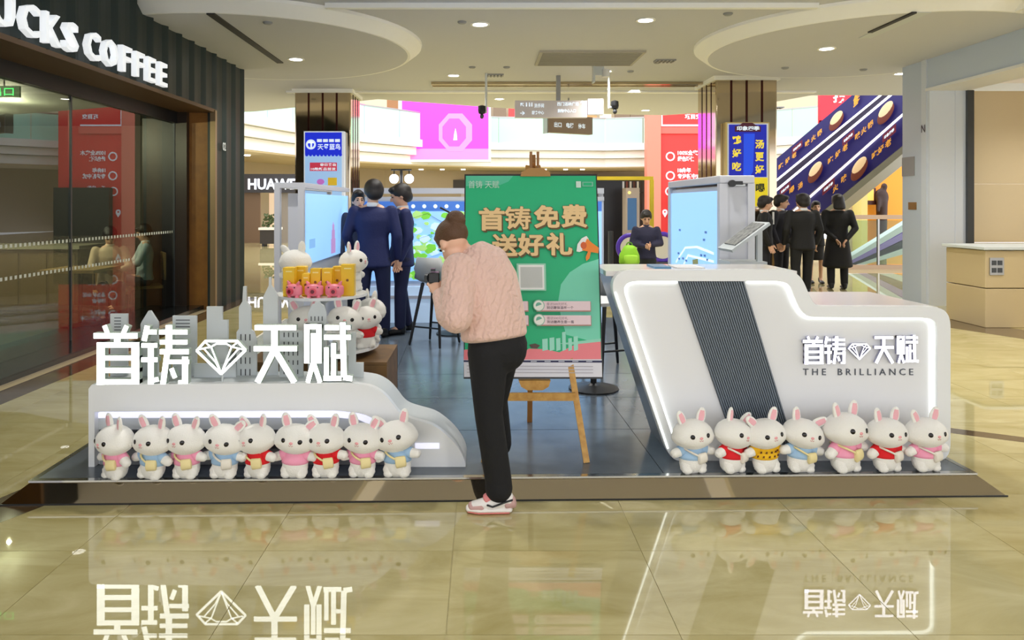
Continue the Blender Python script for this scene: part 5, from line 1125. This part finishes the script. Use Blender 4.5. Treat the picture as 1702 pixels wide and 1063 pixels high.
MB().cyl((X(1046, D), D - 0.01, Z(320, D)), (X(1046, D), D, Z(320, D)), 0.03, 12).build('lamp', mat('machine_lamp', (250, 230, 140), 0.4, emit=1), t)
D = 13.2
for i, (px, r_) in enumerate(((1101, 26), (1048, 24))):
    R0 = r_ / F * D; t = thing('ring_seat', ['purple ring shaped ride wheel right of the boy', 'purple ring shaped ride wheel left of the boy'][i], 'play seat', (X(px, D), D, 0.0))
    zc2 = Z(411, D)
    MB().torus((X(px, D), D, zc2), R0*0.85, R0*0.16, (0.15, 1, 0)).build('ring', mat('ring_purple', (84, 50, 190), 0.35), t, smooth=True)
    MB().cyl((X(px, D), D - 0.03, zc2), (X(px, D), D + 0.03, zc2), R0*0.72, 24).build('disc', mat('ring_cream', (226, 222, 214), 0.5), t)
    MB().box(X(px, D) - 0.08, X(px, D) + 0.08, D - 0.12, D + 0.12, 0, zc2 - R0*0.9).build('foot', M_dgrey, t)
o = thing('barrier_post', 'dark slim barrier post in front of the black kiosk', 'post', (X(1015, 14), 14, 0)); MB().cyl((X(1015, 14), 14, 0.02), (X(1015, 14), 14, Z(384, 14)), 0.05).build('pole', M_dgrey, o); MB().lathe([(0.16, 0), (0.16, 0.02), (0.05, 0.04)], (X(1015, 14), 14, 0)).build('base', M_dgrey, o)

# ------------------------------------------------------------------ people
M_skin = mat('skin', (222, 176, 148), 0.5); M_hairb = mat('hair_black', (24, 18, 18), 0.45, bump=(180, 0.4)); M_hairbr = mat('hair_brown', (88, 58, 34), 0.45, bump=(200, 0.5))
def hand(mb, wrist, fwd, nrm, s=1.0, curl=0.5, left=1):
    f = Vector(fwd).normalized(); n = Vector(nrm); n = (n - f * n.dot(f)).normalized(); sd = f.cross(n) * left; w_ = Vector(wrist)
    mb.loft([(w_, 0.026*s, 0.02*s), (w_ + f*0.04*s, 0.038*s, 0.016*s), (w_ + f*0.085*s, 0.04*s, 0.013*s)], hint=sd, n=12)
    for k, (o_, ln) in enumerate(((-0.03, 0.06), (-0.01, 0.074), (0.01, 0.08), (0.03, 0.07))):
        a = w_ + f*0.085*s + sd*o_*s; d1 = (f*math.cos(curl*0.8) - n*math.sin(curl*0.8)).normalized(); b = a + d1*ln*0.5*s
        d2 = (f*math.cos(curl*2) - n*math.sin(curl*2)).normalized(); c = b + d2*ln*0.5*s
        mb.cap(a, 0.0095*s, b, 0.0085*s, 8); mb.cap(b, 0.0085*s, c, 0.007*s, 8)
    a = w_ + f*0.03*s + sd*0.034*s; b = a + (f*0.7 + sd*0.7 - n*0.2).normalized()*0.04*s; c = b + (f*0.9 + sd*0.2 - n*0.4).normalized()*0.03*s
    mb.cap(a, 0.012*s, b, 0.01*s, 8); mb.cap(b, 0.01*s, c, 0.008*s, 8)
def head_parts(mb, c, R, s=1.0):
    """skull, jaw, nose, ears, brow; face looks along R @ -Y"""
    c = Vector(c); q = lambda v: c + R @ (Vector(v) * s); e = R.to_euler()
    mb.ell(q((0, 0.012, 0.03)), (0.076*s, 0.094*s, 0.088*s), e); mb.ell(q((0, -0.022, -0.035)), (0.058*s, 0.064*s, 0.072*s), e); mb.ell(q((0, -0.045, -0.075)), (0.035*s, 0.035*s, 0.03*s), e)
    mb.cap(q((0, -0.085, 0.012)), 0.011*s, q((0, -0.103, -0.022)), 0.014*s, 8); mb.ell(q((0, -0.072, 0.03)), (0.05*s, 0.016*s, 0.012*s), e)
    for k in (-1, 1): mb.ell(q((0.076*k, 0.012, -0.008)), (0.012*s, 0.02*s, 0.032*s), e)
def face_bits(t, c, R, s=1.0):
    c = Vector(c); q = lambda v: c + R @ (Vector(v) * s); e = R.to_euler()
    for k in (-1, 1):
        MB().ell(q((0.03*k, -0.076, 0.01)), (0.013*s, 0.008*s, 0.007*s), e, 10, 6).build('eye', M_eye, t, world=False); MB().cap(q((0.016*k, -0.088, 0.03)), 0.004*s, q((0.044*k, -0.078, 0.03)), 0.003*s, 6).build('eyebrow', M_hairb, t, world=False)
    MB().cap(q((-0.018, -0.082, -0.05)), 0.005*s, q((0.018, -0.082, -0.05)), 0.005*s, 6).build('mouth', mat('lips', (190, 110, 104), 0.5), t, world=False)
def hair_parts(mb, c, R, s=1.0, long=0.0):
    c = Vector(c); q = lambda v: c + R @ (Vector(v) * s); e = R.to_euler()
    mb.ell(q((0, 0.022, 0.045)), (0.085*s, 0.1*s, 0.09*s), e); mb.ell(q((0, 0.055, -0.01)), (0.08*s, 0.062*s, 0.075*s), e)
    mb.ell(q((0, -0.045, 0.085)), (0.066*s, 0.05*s, 0.034*s), e)
    for k in (-1, 1): mb.ell(q((0.07*k, 0.03, 0.02)), (0.018*s, 0.05*s, 0.05*s), e)
    if long: mb.loft([(q((0, 0.06, -0.02)), 0.085*s, 0.05*s), (q((0, 0.075, -0.02 - long)), 0.09*s, 0.04*s)], hint=R @ Vector((1, 0, 0)), n=14)
def person(label, x, y, z, rz, h, top_rgb, leg_rgb, kind='suit', head=(0, 0, 0), arms=None, hair=None, hair_long=0, group=None, sit=False, vox=0.016, face=True, name='person', shirt=(236, 238, 244), feet=(0, 0), skirt=False, wide=1.0):
    s = h / 1.75; t = thing(name, label, 'person', (x, y, z), math.radians(rz), group); t.scale = (s * wide, s * wide, s)
    M_t = mat('cloth_%d_%d_%d' % top_rgb, top_rgb, 0.75, bump=(40, 0.25)); M_l = mat('cloth_%d_%d_%d' % leg_rgb, leg_rgb, 0.75, bump=(40, 0.2))
    dz = -0.42 if sit else 0.0
    V = lambda *a: Vector(a)
    HR = Euler(tuple(math.radians(q) for q in head)).to_matrix(); hc = V(0, -0.015, 1.605 + dz)
    A = arms or {}
    aL = A.get('L', ((0.25, 0.02, 1.13), (0.235, -0.07, 0.88))); aR = A.get('R', ((-0.25, 0.02, 1.13), (-0.235, -0.07, 0.88)))
    sh = {'L': V(0.185, 0, 1.41 + dz), 'R': V(-0.185, 0, 1.41 + dz)}
    el = {'L': V(*aL[0]) + V(0, 0, dz), 'R': V(*aR[0]) + V(0, 0, dz)}; wr_ = {'L': V(*aL[1]) + V(0, 0, dz), 'R': V(*aR[1]) + V(0, 0, dz)}
    hip = {'L': V(0.09, 0, 0.9 + dz), 'R': V(-0.09, 0, 0.9 + dz)}
    if sit: kn = {k: V(0.11*q, -0.43, 0.5) for k, q in (('L', 1), ('R', -1))}; an = {k: V(0.11*q, -0.4, 0.09) for k, q in (('L', 1), ('R', -1))}
    else: kn = {k: V(0.1*q, -0.012 + feet[i]*0.4, 0.5) for i, (k, q) in enumerate((('L', 1), ('R', -1)))}; an = {k: V(0.1*q, 0.02 + feet[i], 0.09) for i, (k, q) in enumerate((('L', 1), ('R', -1)))}
    b = MB(); head_parts(b, hc, HR, 1.1)
    b.loft([(V(0, 0.012, 1.45 + dz), 0.058, 0.055), (V(0, 0.005, 1.55 + dz), 0.052, 0.054)]); b.loft([(V(0, 0, 0.88 + dz), 0.14, 0.095), (V(0, 0, 1.1 + dz), 0.125, 0.085), (V(0, 0, 1.32 + dz), 0.155, 0.1), (V(0, 0.005, 1.42 + dz), 0.13, 0.07)])
    hm = MB()
    for k, q in (('L', 1), ('R', -1)):
        b.chain([(sh[k], 0.045), (el[k], 0.036), (wr_[k], 0.026)]); b.chain([(hip[k], 0.075), (kn[k], 0.05), (an[k], 0.036)]); b.cap(an[k], 0.036, an[k] + V(0, -0.1, -0.05), 0.03)
        hand(hm, wr_[k], (wr_[k] - el[k]), V(-q, 0.1, 0.1), 1.0, 0.45, -q)
    blob('body', b, M_skin, t, vox*0.75, 2, hm, world=False)
    if face: face_bits(t, hc, HR, 1.1)
    hb = MB(); hair_parts(hb, hc, HR, 1.13, hair_long); blob('hair', hb, hair or M_hairb, t, 0.012, 2, world=False)
    j = MB(); hem = {'suit': 0.80, 'coat': 0.42, 'shirt': 0.9, 'dress': 0.82}[kind] + (dz if kind != 'coat' else dz)
    wid = 0.185 if kind != 'coat' else 0.235
    j.loft([(V(0, 0.0, hem), wid, 0.135 if kind != 'coat' else 0.17), (V(0, 0, 0.98 + dz), 0.165, 0.118), (V(0, 0, 1.12 + dz), 0.158, 0.112), (V(0, 0, 1.3 + dz), 0.19, 0.128), (V(0, 0.004, 1.4 + dz), 0.182, 0.1), (V(0, 0.008, 1.45 + dz), 0.1, 0.07)], n=24, cap=0.25)
    for k in 'LR':
        d_ = (wr_[k] - el[k]).normalized(); j.chain([(sh[k] + V(0, 0, -0.005), 0.064), (el[k], 0.055), (wr_[k] - d_*0.01, 0.042)])
    blob('jacket', j, M_t, t, vox, 3, world=False)
    cl = MB().loft([(V(0, 0.01, 1.45 + dz), 0.068, 0.066), (V(0, 0.008, 1.492 + dz), 0.06, 0.062)], n=18, cap=0.1)
    cl.build('collar', mat('cloth_shirt_%d_%d_%d' % shirt, shirt, 0.7), t, smooth=True, world=False)
    if kind == 'suit': MB().prism([(-0.045, 1.46 + dz), (0.045, 1.46 + dz), (0.0, 1.24 + dz)], -0.142, -0.115).build('shirt_front', mat('cloth_shirt_%d_%d_%d' % shirt), t, world=False)
    p_ = MB()
    if skirt: p_.loft([(V(0, 0, 1.0 + dz), 0.15, 0.11), (V(0, 0, 0.85 + dz), 0.17, 0.125), (V(0, 0, 0.5 + dz), 0.155, 0.12)], n=20, cap=0.1)
    else:
        p_.loft([(V(0, 0, 1.02 + dz), 0.145, 0.105), (V(0, 0, 0.9 + dz), 0.165, 0.12)])
        for k in 'LR':
            d_ = (an[k] - kn[k]).normalized(); p_.chain([(hip[k] + V(0, 0, -0.03), 0.092), (kn[k], 0.068), (an[k] - d_*0.015, 0.06)])
    blob('skirt' if skirt else 'trousers', p_, M_l, t, vox, 3, world=False)
    for k in 'LR':
        a = an[k]; MB().loft([(a + V(0, 0.035, -0.05), 0.036, 0.036), (a + V(0, -0.05, -0.048), 0.042, 0.042), (a + V(0, -0.13, -0.058), 0.045, 0.03), (a + V(0, -0.19, -0.066), 0.034, 0.022)], n=14, cap=0.7).cap(a + V(0, 0.02, 0.0), 0.045, a + V(0, 0.015, -0.045), 0.042).build('shoe', M_black, t, smooth=True, world=False)
    return t
NAVY, NAVY2, BLK = (18, 28, 78), (17, 25, 64), (17, 17, 20)
person('man in navy suit seen from behind on the left of the platform', X(620, 8.2), 8.2, PZ, 176, 1.76, NAVY, NAVY2, head=(8, 0, 24), feet=(0.05, -0.1), wide=1.1, arms={'L': ((0.26, 0.03, 1.13), (0.22, -0.1, 0.9))})
person('younger man in navy suit in profile facing left beside the lit map', X(668, 8.55), 8.55, PZ, -72, 1.72, NAVY, NAVY2, head=(18, 0, -14), feet=(-0.06, 0.06), wide=1.1)
person('person with pale face half hidden behind the man in navy suit', X(597, 9.0), 8.95, PZ, 12, 1.66, (40, 46, 70), (30, 34, 50), head=(0, 0, 10), hair_long=0.12, shirt=(225, 228, 235), wide=0.86)
G3 = 'people standing by the escalator'
person('man in dark suit at left of the group, facing right', X(1271, 13.15), 13.15, 0, 70, 1.74, BLK, (20, 22, 34), head=(10, 0, 20), group=G3, vox=0.02, wide=1.12)
person('man in dark open jacket with white shirt, second in the group', X(1298, 13.65), 13.65, 0, 40, 1.77, (24, 24, 36), (22, 22, 34), head=(6, 0, 30), group=G3, vox=0.02, wide=1.1)
person('broad man in black suit with his back turned, middle of the group', X(1334, 12.9), 12.9, 0, 184, 1.78, BLK, BLK, head=(-4, 0, 0), group=G3, vox=0.02, feet=(0.0, -0.1), wide=1.2)
person('woman in black skirt with bare legs facing out behind the black suit', X(1356, 14.9), 14.9, 0, -10, 1.66, BLK, BLK, 'suit', head=(0, 0, 0), group=G3, vox=0.02, skirt=True, hair_long=0.1, arms={'L': ((0.25, -0.02, 1.14), (0.08, -0.2, 1.08)), 'R': ((-0.25, -0.02, 1.14), (-0.08, -0.2, 1.08))})
person('person in long black coat with hands behind back at right of the group', X(1392, 13.9), 13.9, 0, 165, 1.78, BLK, BLK, 'coat', head=(4, 0, 10), group=G3, wide=1.12, vox=0.02, hair_long=0.08, arms={'L': ((0.235, 0.07, 1.12), (0.06, 0.18, 0.92)), 'R': ((-0.25, 0.09, 1.12), (-0.1, 0.19, 0.92))})
person('boy in dark jacket looking down at his hands behind the counter', X(1074, 11.2), 11.2, 0, -8, 1.50, (34, 34, 62), (28, 34, 38), 'shirt', head=(24, 0, 4), vox=0.018, arms={'L': ((0.25, -0.02, 1.16), (0.06, -0.26, 1.14)), 'R': ((-0.25, -0.02, 1.16), (-0.04, -0.26, 1.12))}, shirt=(60, 60, 90))
t = thing('folding_stool', 'low dark stool under the green backpack', 'stool', (X(1046, 10.6), 10.6, 0))
xq = X(1046, 10.6); MB().box(xq - 0.2, xq + 0.2, 10.45, 10.75, 0.66, 0.7).build('seat', M_dgrey, t)
for a in (-0.17, 0.17):
    for b in (10.48, 10.72): MB().cyl((xq + a, b, 0.0), (xq + a, b, 0.66), 0.015, 8).build('leg', M_black, t)
t = thing('backpack', 'bright green backpack in front of the boy', 'backpack', (xq, 10.6, 0.7))
MB().loft([((xq, 10.6, 0.76), 0.15, 0.1), ((xq, 10.6, 0.86), 0.145, 0.1), ((xq + 0.01, 10.6, 0.95), 0.1, 0.08)], n=20, cap=0.7).build('bag', mat('bag_green', (140, 200, 40), 0.6, bump=(14, 0.6)), t, smooth=True)
MB().torus((xq, 10.6, 1.0), 0.04, 0.01, (0, 1, 0)).build('handle', mat('bag_green_dark', (90, 140, 30), 0.6), t); MB().loft([((xq, 10.5, 0.75), 0.1, 0.03), ((xq, 10.5, 0.85), 0.1, 0.03)], n=16, cap=0.6).build('pocket', mat('bag_green2', (160, 214, 60), 0.6), t, smooth=True)
# guests inside the coffee shop
person('guest in beige hoodie bent over a table inside the coffee shop', -5.12, 10.2, 0.02, 30, 1.66, (210, 186, 160), (70, 76, 90), 'shirt', head=(40, 0, 0), sit=True, vox=0.018, arms={'L': ((0.25, -0.12, 1.16), (0.06, -0.32, 1.12)), 'R': ((-0.25, -0.12, 1.16), (-0.06, -0.32, 1.12))}, shirt=(220, 200, 180))
person('guest in pale blue jacket seated behind the shop window', -4.98, 10.95, 0.02, -60, 1.68, (190, 206, 214), (60, 66, 80), 'shirt', head=(20, 0, 0), sit=True, vox=0.018, arms={'L': ((0.25, -0.12, 1.16), (0.1, -0.32, 1.12)), 'R': ((-0.25, -0.12, 1.16), (-0.1, -0.32, 1.12))})
for i, (x, y, rz) in enumerate(((-5.12, 10.22, 30), (-4.98, 10.97, -60))):
    t = thing('cafe_chair', ['brown cafe chair under the guest in beige', 'brown cafe chair under the guest in pale blue'][i], 'chair', (x, y, 0.02), math.radians(rz))
    MB().box(-0.21, 0.21, -0.2, 0.22, 0.33, 0.37).build('seat', mat('cafe_wood'), t, world=False); MB().box(-0.21, 0.21, 0.23, 0.26, 0.45, 0.85).build('backrest', mat('cafe_wood'), t, world=False)
    for a in (-0.19, 0.19):
        MB().cyl((a, -0.18, 0), (a, -0.18, 0.33), 0.016, 8).build('leg', M_black, t, world=False); MB().cyl((a, 0.24, 0), (a, 0.24, 0.6), 0.016, 8).build('leg', M_black, t, world=False)

# ------------------------------------------------------------------ the woman bending forward with a camera
M_pinkskin = mat('skin_woman', (232, 186, 160), 0.5)
def knit():
    m = bpy.data.materials.new('pink_cable_knit'); m.use_nodes = True; nt = m.node_tree; p = nt.nodes['Principled BSDF']
    p.inputs['Base Color'].default_value = lin((226, 190, 178)) + (1,); p.inputs['Roughness'].default_value = 0.9; p.inputs['Sheen Weight'].default_value = 0.3
    g = nt.nodes.new('ShaderNodeTexCoord'); mp = nt.nodes.new('ShaderNodeMapping'); mp.inputs['Rotation'].default_value = (0, math.radians(-14), 0); nt.links.new(g.outputs['Object'], mp.inputs['Vector'])
    wv = nt.nodes.new('ShaderNodeTexWave'); wv.wave_type = 'BANDS'; wv.bands_direction = 'X'; wv.inputs['Scale'].default_value = 9; wv.inputs['Distortion'].default_value = 5; wv.inputs['Detail'].default_value = 1; wv.inputs['Detail Scale'].default_value = 3
    ns = nt.nodes.new('ShaderNodeTexNoise'); ns.inputs['Scale'].default_value = 90; ns.inputs['Detail'].default_value = 2
    nt.links.new(mp.outputs[0], wv.inputs['Vector']); nt.links.new(mp.outputs[0], ns.inputs['Vector'])
    ad = nt.nodes.new('ShaderNodeMath'); ad.operation = 'MULTIPLY_ADD'; ad.inputs[1].default_value = 0.5; nt.links.new(ns.outputs['Fac'], ad.inputs[0]); nt.links.new(wv.outputs['Fac'], ad.inputs[2])
    bp = nt.nodes.new('ShaderNodeBump'); bp.inputs['Strength'].default_value = 0.55; bp.inputs['Distance'].default_value = 0.01; nt.links.new(ad.outputs[0], bp.inputs['Height']); nt.links.new(bp.outputs[0], p.inputs['Normal'])
    return m
wm = thing('person', 'woman in pink knit sweater bending to take a photo before the platform', 'person', (0.05, 3.83, 0))
V = lambda *a: Vector(a)
fw = V(-0.6, 0.8, 0).normalized(); sd = V(-0.8, -0.6, 0).normalized()
hc = V(-0.15, 3.885, 1.375)
yaw = math.atan2(fw.x, -fw.y)      # rotation about z that turns -Y into fw
HR = (Matrix.Rotation(yaw, 3, 'Z') @ Matrix.Rotation(math.radians(38), 3, 'X'))
SL, EL, WL = V(-0.115, 3.77, 1.26), V(-0.125, 3.66, 1.005), V(-0.205, 3.76, 1.115)
SR, ER, WR = V(0.06, 4.01, 1.27), V(-0.02, 4.12, 1.03), V(-0.19, 3.93, 1.13)
HL, KL, AL = V(0.035, 3.80, 0.84), V(0.036, 3.775, 0.52), V(0.088, 3.81, 0.11)
HR2, KR, AR = V(0.12, 3.92, 0.84), V(0.07, 3.99, 0.53), V(0.105, 4.2, 0.2)
b = MB(); head_parts(b, hc, HR, 0.97)
b.loft([(V(-0.055, 3.915, 1.30), 0.06, 0.06), (V(-0.12, 3.9, 1.345), 0.05, 0.052)])
b.loft([(V(0.085, 3.85, 0.84), 0.14, 0.1), (V(0.05, 3.87, 1.0), 0.12, 0.09), (V(0.0, 3.89, 1.18), 0.15, 0.1), (V(-0.035, 3.9, 1.28), 0.12, 0.07)], hint=sd)
hm = MB()
for s_, e_, w_, q in ((SL, EL, WL, 1), (SR, ER, WR, -1)):
    b.chain([(s_, 0.045), (e_, 0.036), (w_, 0.026)])
hand(hm, WL, (V(-0.235, 3.80, 1.165) - WL), V(0.2, -0.9, 0.2), 0.92, 0.55, 1); hand(hm, WR, (V(-0.235, 3.86, 1.165) - WR), V(0.2, 0.9, 0.2), 0.92, 0.55, -1)
b.chain([(HL, 0.08), (KL, 0.055), (AL, 0.036)]); b.chain([(HR2, 0.08), (KR, 0.055), (AR, 0.036)])
blob('body', b, M_pinkskin, wm, 0.008, 3, hm)
t2 = MB(); hr = MB(); hr.ell(hc + HR @ V(0, 0.018, 0.045), (0.086, 0.1, 0.085), HR.to_euler()); hr.ell(hc + HR @ V(0, 0.06, 0.03), (0.072, 0.05, 0.06), HR.to_euler()); hr.ell(hc + HR @ V(0, -0.05, 0.075), (0.06, 0.04, 0.03), HR.to_euler())
bun = V(-0.135, 3.875, 1.513)
hr.ell(bun, (0.05, 0.05, 0.038)); hr.torus(bun + V(0, 0, -0.012), 0.036, 0.02, (0.1, 0.1, 1), 20, 8); hr.cap(hc + V(0.01, 0, 0.05), 0.05, bun + V(0, 0, -0.03), 0.03)
blob('hair', hr, M_hairbr, wm, 0.007, 2)
MB().cyl(V(-0.215, 3.86, 1.565), V(-0.12, 3.88, 1.515), 0.005, 8).build('hair_stick', M_black, wm)
MB().ell(hc + HR @ V(0.078, 0.0, -0.045), (0.006, 0.006, 0.006)).build('earring', mat('pearl', (245, 240, 230), 0.2), wm); MB().ell(hc + HR @ V(-0.078, 0.0, -0.045), (0.006, 0.006, 0.006)).build('earring', mat('pearl'), wm)
for k in (-1, 1): MB().ell(hc + HR @ V(0.03*k, -0.075, 0.01), (0.012, 0.007, 0.006), HR.to_euler(), 10, 6).build('eye', M_eye, wm)
MB().cap(hc + HR @ V(-0.016, -0.08, -0.05), 0.005, hc + HR @ V(0.016, -0.08, -0.05), 0.005, 6).build('mouth', mat('lips'), wm)
# sweater
j = MB()
j.loft([(V(0.068, 3.845, 0.895), 0.185, 0.15), (V(0.06, 3.855, 0.97), 0.185, 0.155), (V(0.035, 3.87, 1.08), 0.19, 0.16), (V(0.012, 3.885, 1.18), 0.195, 0.155), (V(-0.015, 3.895, 1.26), 0.175, 0.135), (V(-0.035, 3.9, 1.315), 0.13, 0.1), (V(-0.055, 3.905, 1.345), 0.085, 0.075)], hint=sd, n=28, cap=0.2)
j.chain([(SL + V(0, 0, -0.01), 0.088), (EL + V(0, 0, 0.02), 0.082), (EL + V(-0.03, 0.035, 0.03), 0.076), (WL, 0.046)], 16); j.chain([(SR, 0.09), (ER, 0.078), (WR, 0.045)], 16)
blob('sweater', j, knit(), wm, 0.008, 5)
# trousers
p_ = MB()
p_.loft([(V(0.075, 3.85, 0.93), 0.15, 0.125), (V(0.085, 3.855, 0.84), 0.165, 0.145)], hint=sd, n=20); p_.ell(V(0.125, 3.86, 0.83), (0.115, 0.12, 0.12))
p_.chain([(HL + V(0.0, 0, -0.02), 0.108), (KL, 0.073), (AL + V(0, 0, 0.05), 0.07), (AL + V(0.002, 0, 0.01), 0.072)], 18); p_.chain([(HR2 + V(-0.01, 0, -0.02), 0.1), (KR, 0.072), (AR + V(0, 0, 0.06), 0.066), (AR + V(0, 0, 0.02), 0.066)], 18)
blob('trousers', p_, mat('trousers_black', (15, 15, 18), 0.85, bump=(30, 0.3)), wm, 0.01, 3)
# shoes: sole, upper, toe cap, collar, side mark
def sneaker(ax, ay, az, away=False):
    o_ = (lambda x, y, zz: V(ax + y, ay - x, az + zz)) if away else (lambda x, y, zz: V(ax + x, ay + y, az + zz))
    hy = (1, 0, 0) if away else (0, 1, 0)
    so = MB().loft([(o_(0.06, 0, 0.018), 0.036, 0.016), (o_(-0.02, 0, 0.018), 0.04, 0.016), (o_(-0.1, 0, 0.018), 0.044, 0.016), (o_(-0.155, 0, 0.02), 0.032, 0.014)], hint=hy, n=20, cap=0.9)
    MB().loft([(o_(0.055, 0, 0.006), 0.036, 0.006), (o_(-0.1, 0, 0.006), 0.044, 0.006), (o_(-0.155, 0, 0.009), 0.03, 0.005)], hint=hy, n=16, cap=0.9).build('outsole', mat('outsole_coral', (224, 130, 124), 0.7), wm, smooth=True)
    sh_ = so.build('shoe', mat('sneaker_white', (238, 234, 230), 0.5), wm, smooth=True)
    off = wm.location
    def part(nm, mb, m): mb.build(nm, m, sh_, smooth=True)
    part('upper', MB().loft([(o_(0.055, 0, 0.06), 0.034, 0.045), (o_(0.0, 0, 0.06), 0.038, 0.045), (o_(-0.06, 0, 0.045), 0.039, 0.03), (o_(-0.13, 0, 0.035), 0.034, 0.018)], hint=hy, n=20, cap=0.8), mat('sneaker_white'))
    part('toe_cap', MB().loft([(o_(-0.085, 0, 0.034), 0.0425, 0.024), (o_(-0.14, 0, 0.03), 0.036, 0.02)], hint=hy, n=18, cap=0.8), mat('sneaker_dusty', (198, 160, 156), 0.6))
    part('heel_panel', MB().loft([(o_(0.075, 0, 0.055), 0.03, 0.035), (o_(0.04, 0, 0.045), 0.0395, 0.024)], hint=hy, n=18, cap=0.6), mat('sneaker_dusty'))
    part('collar', MB().loft([(o_(-0.025, 0, 0.085), 0.03, 0.03), (o_(-0.062, 0, 0.066), 0.034, 0.026)], hint=hy, n=18, cap=0.5), mat('sneaker_pink', (226, 138, 140), 0.6))
    part('side_mark', MB().tube([o_(-0.055, -0.0415, 0.05), o_(-0.03, -0.0425, 0.042), o_(0.0, -0.0415, 0.052), o_(0.04, -0.038, 0.066), o_(0.07, -0.031, 0.072)], 0.005, 6), M_black)
sneaker(0.087, 3.81, 0.0); sneaker(0.1, 4.2, PZ, True)
MB().torus(WL + (V(-0.235, 3.80, 1.165) - WL)*0.1, 0.03, 0.007, (V(-0.235, 3.80, 1.165) - WL), 18, 6).build('watch_band', M_black, wm)
cm = thing('compact_camera', 'small black camera held by the bending woman', 'camera', (-0.25, 3.85, 1.16))
MB().box(-0.27, -0.215, 3.80, 3.90, 1.175, 1.23).build('body', M_black, cm, bevel=0.006)
MB().cyl((-0.27, 3.85, 1.2), (-0.285, 3.86, 1.2), 0.022, 18).build('lens', M_dgrey, cm); MB().box(-0.262, -0.238, 3.83, 3.87, 1.235, 1.248).build('viewfinder', M_black, cm)
bpy.data.scenes.remove(TMP)
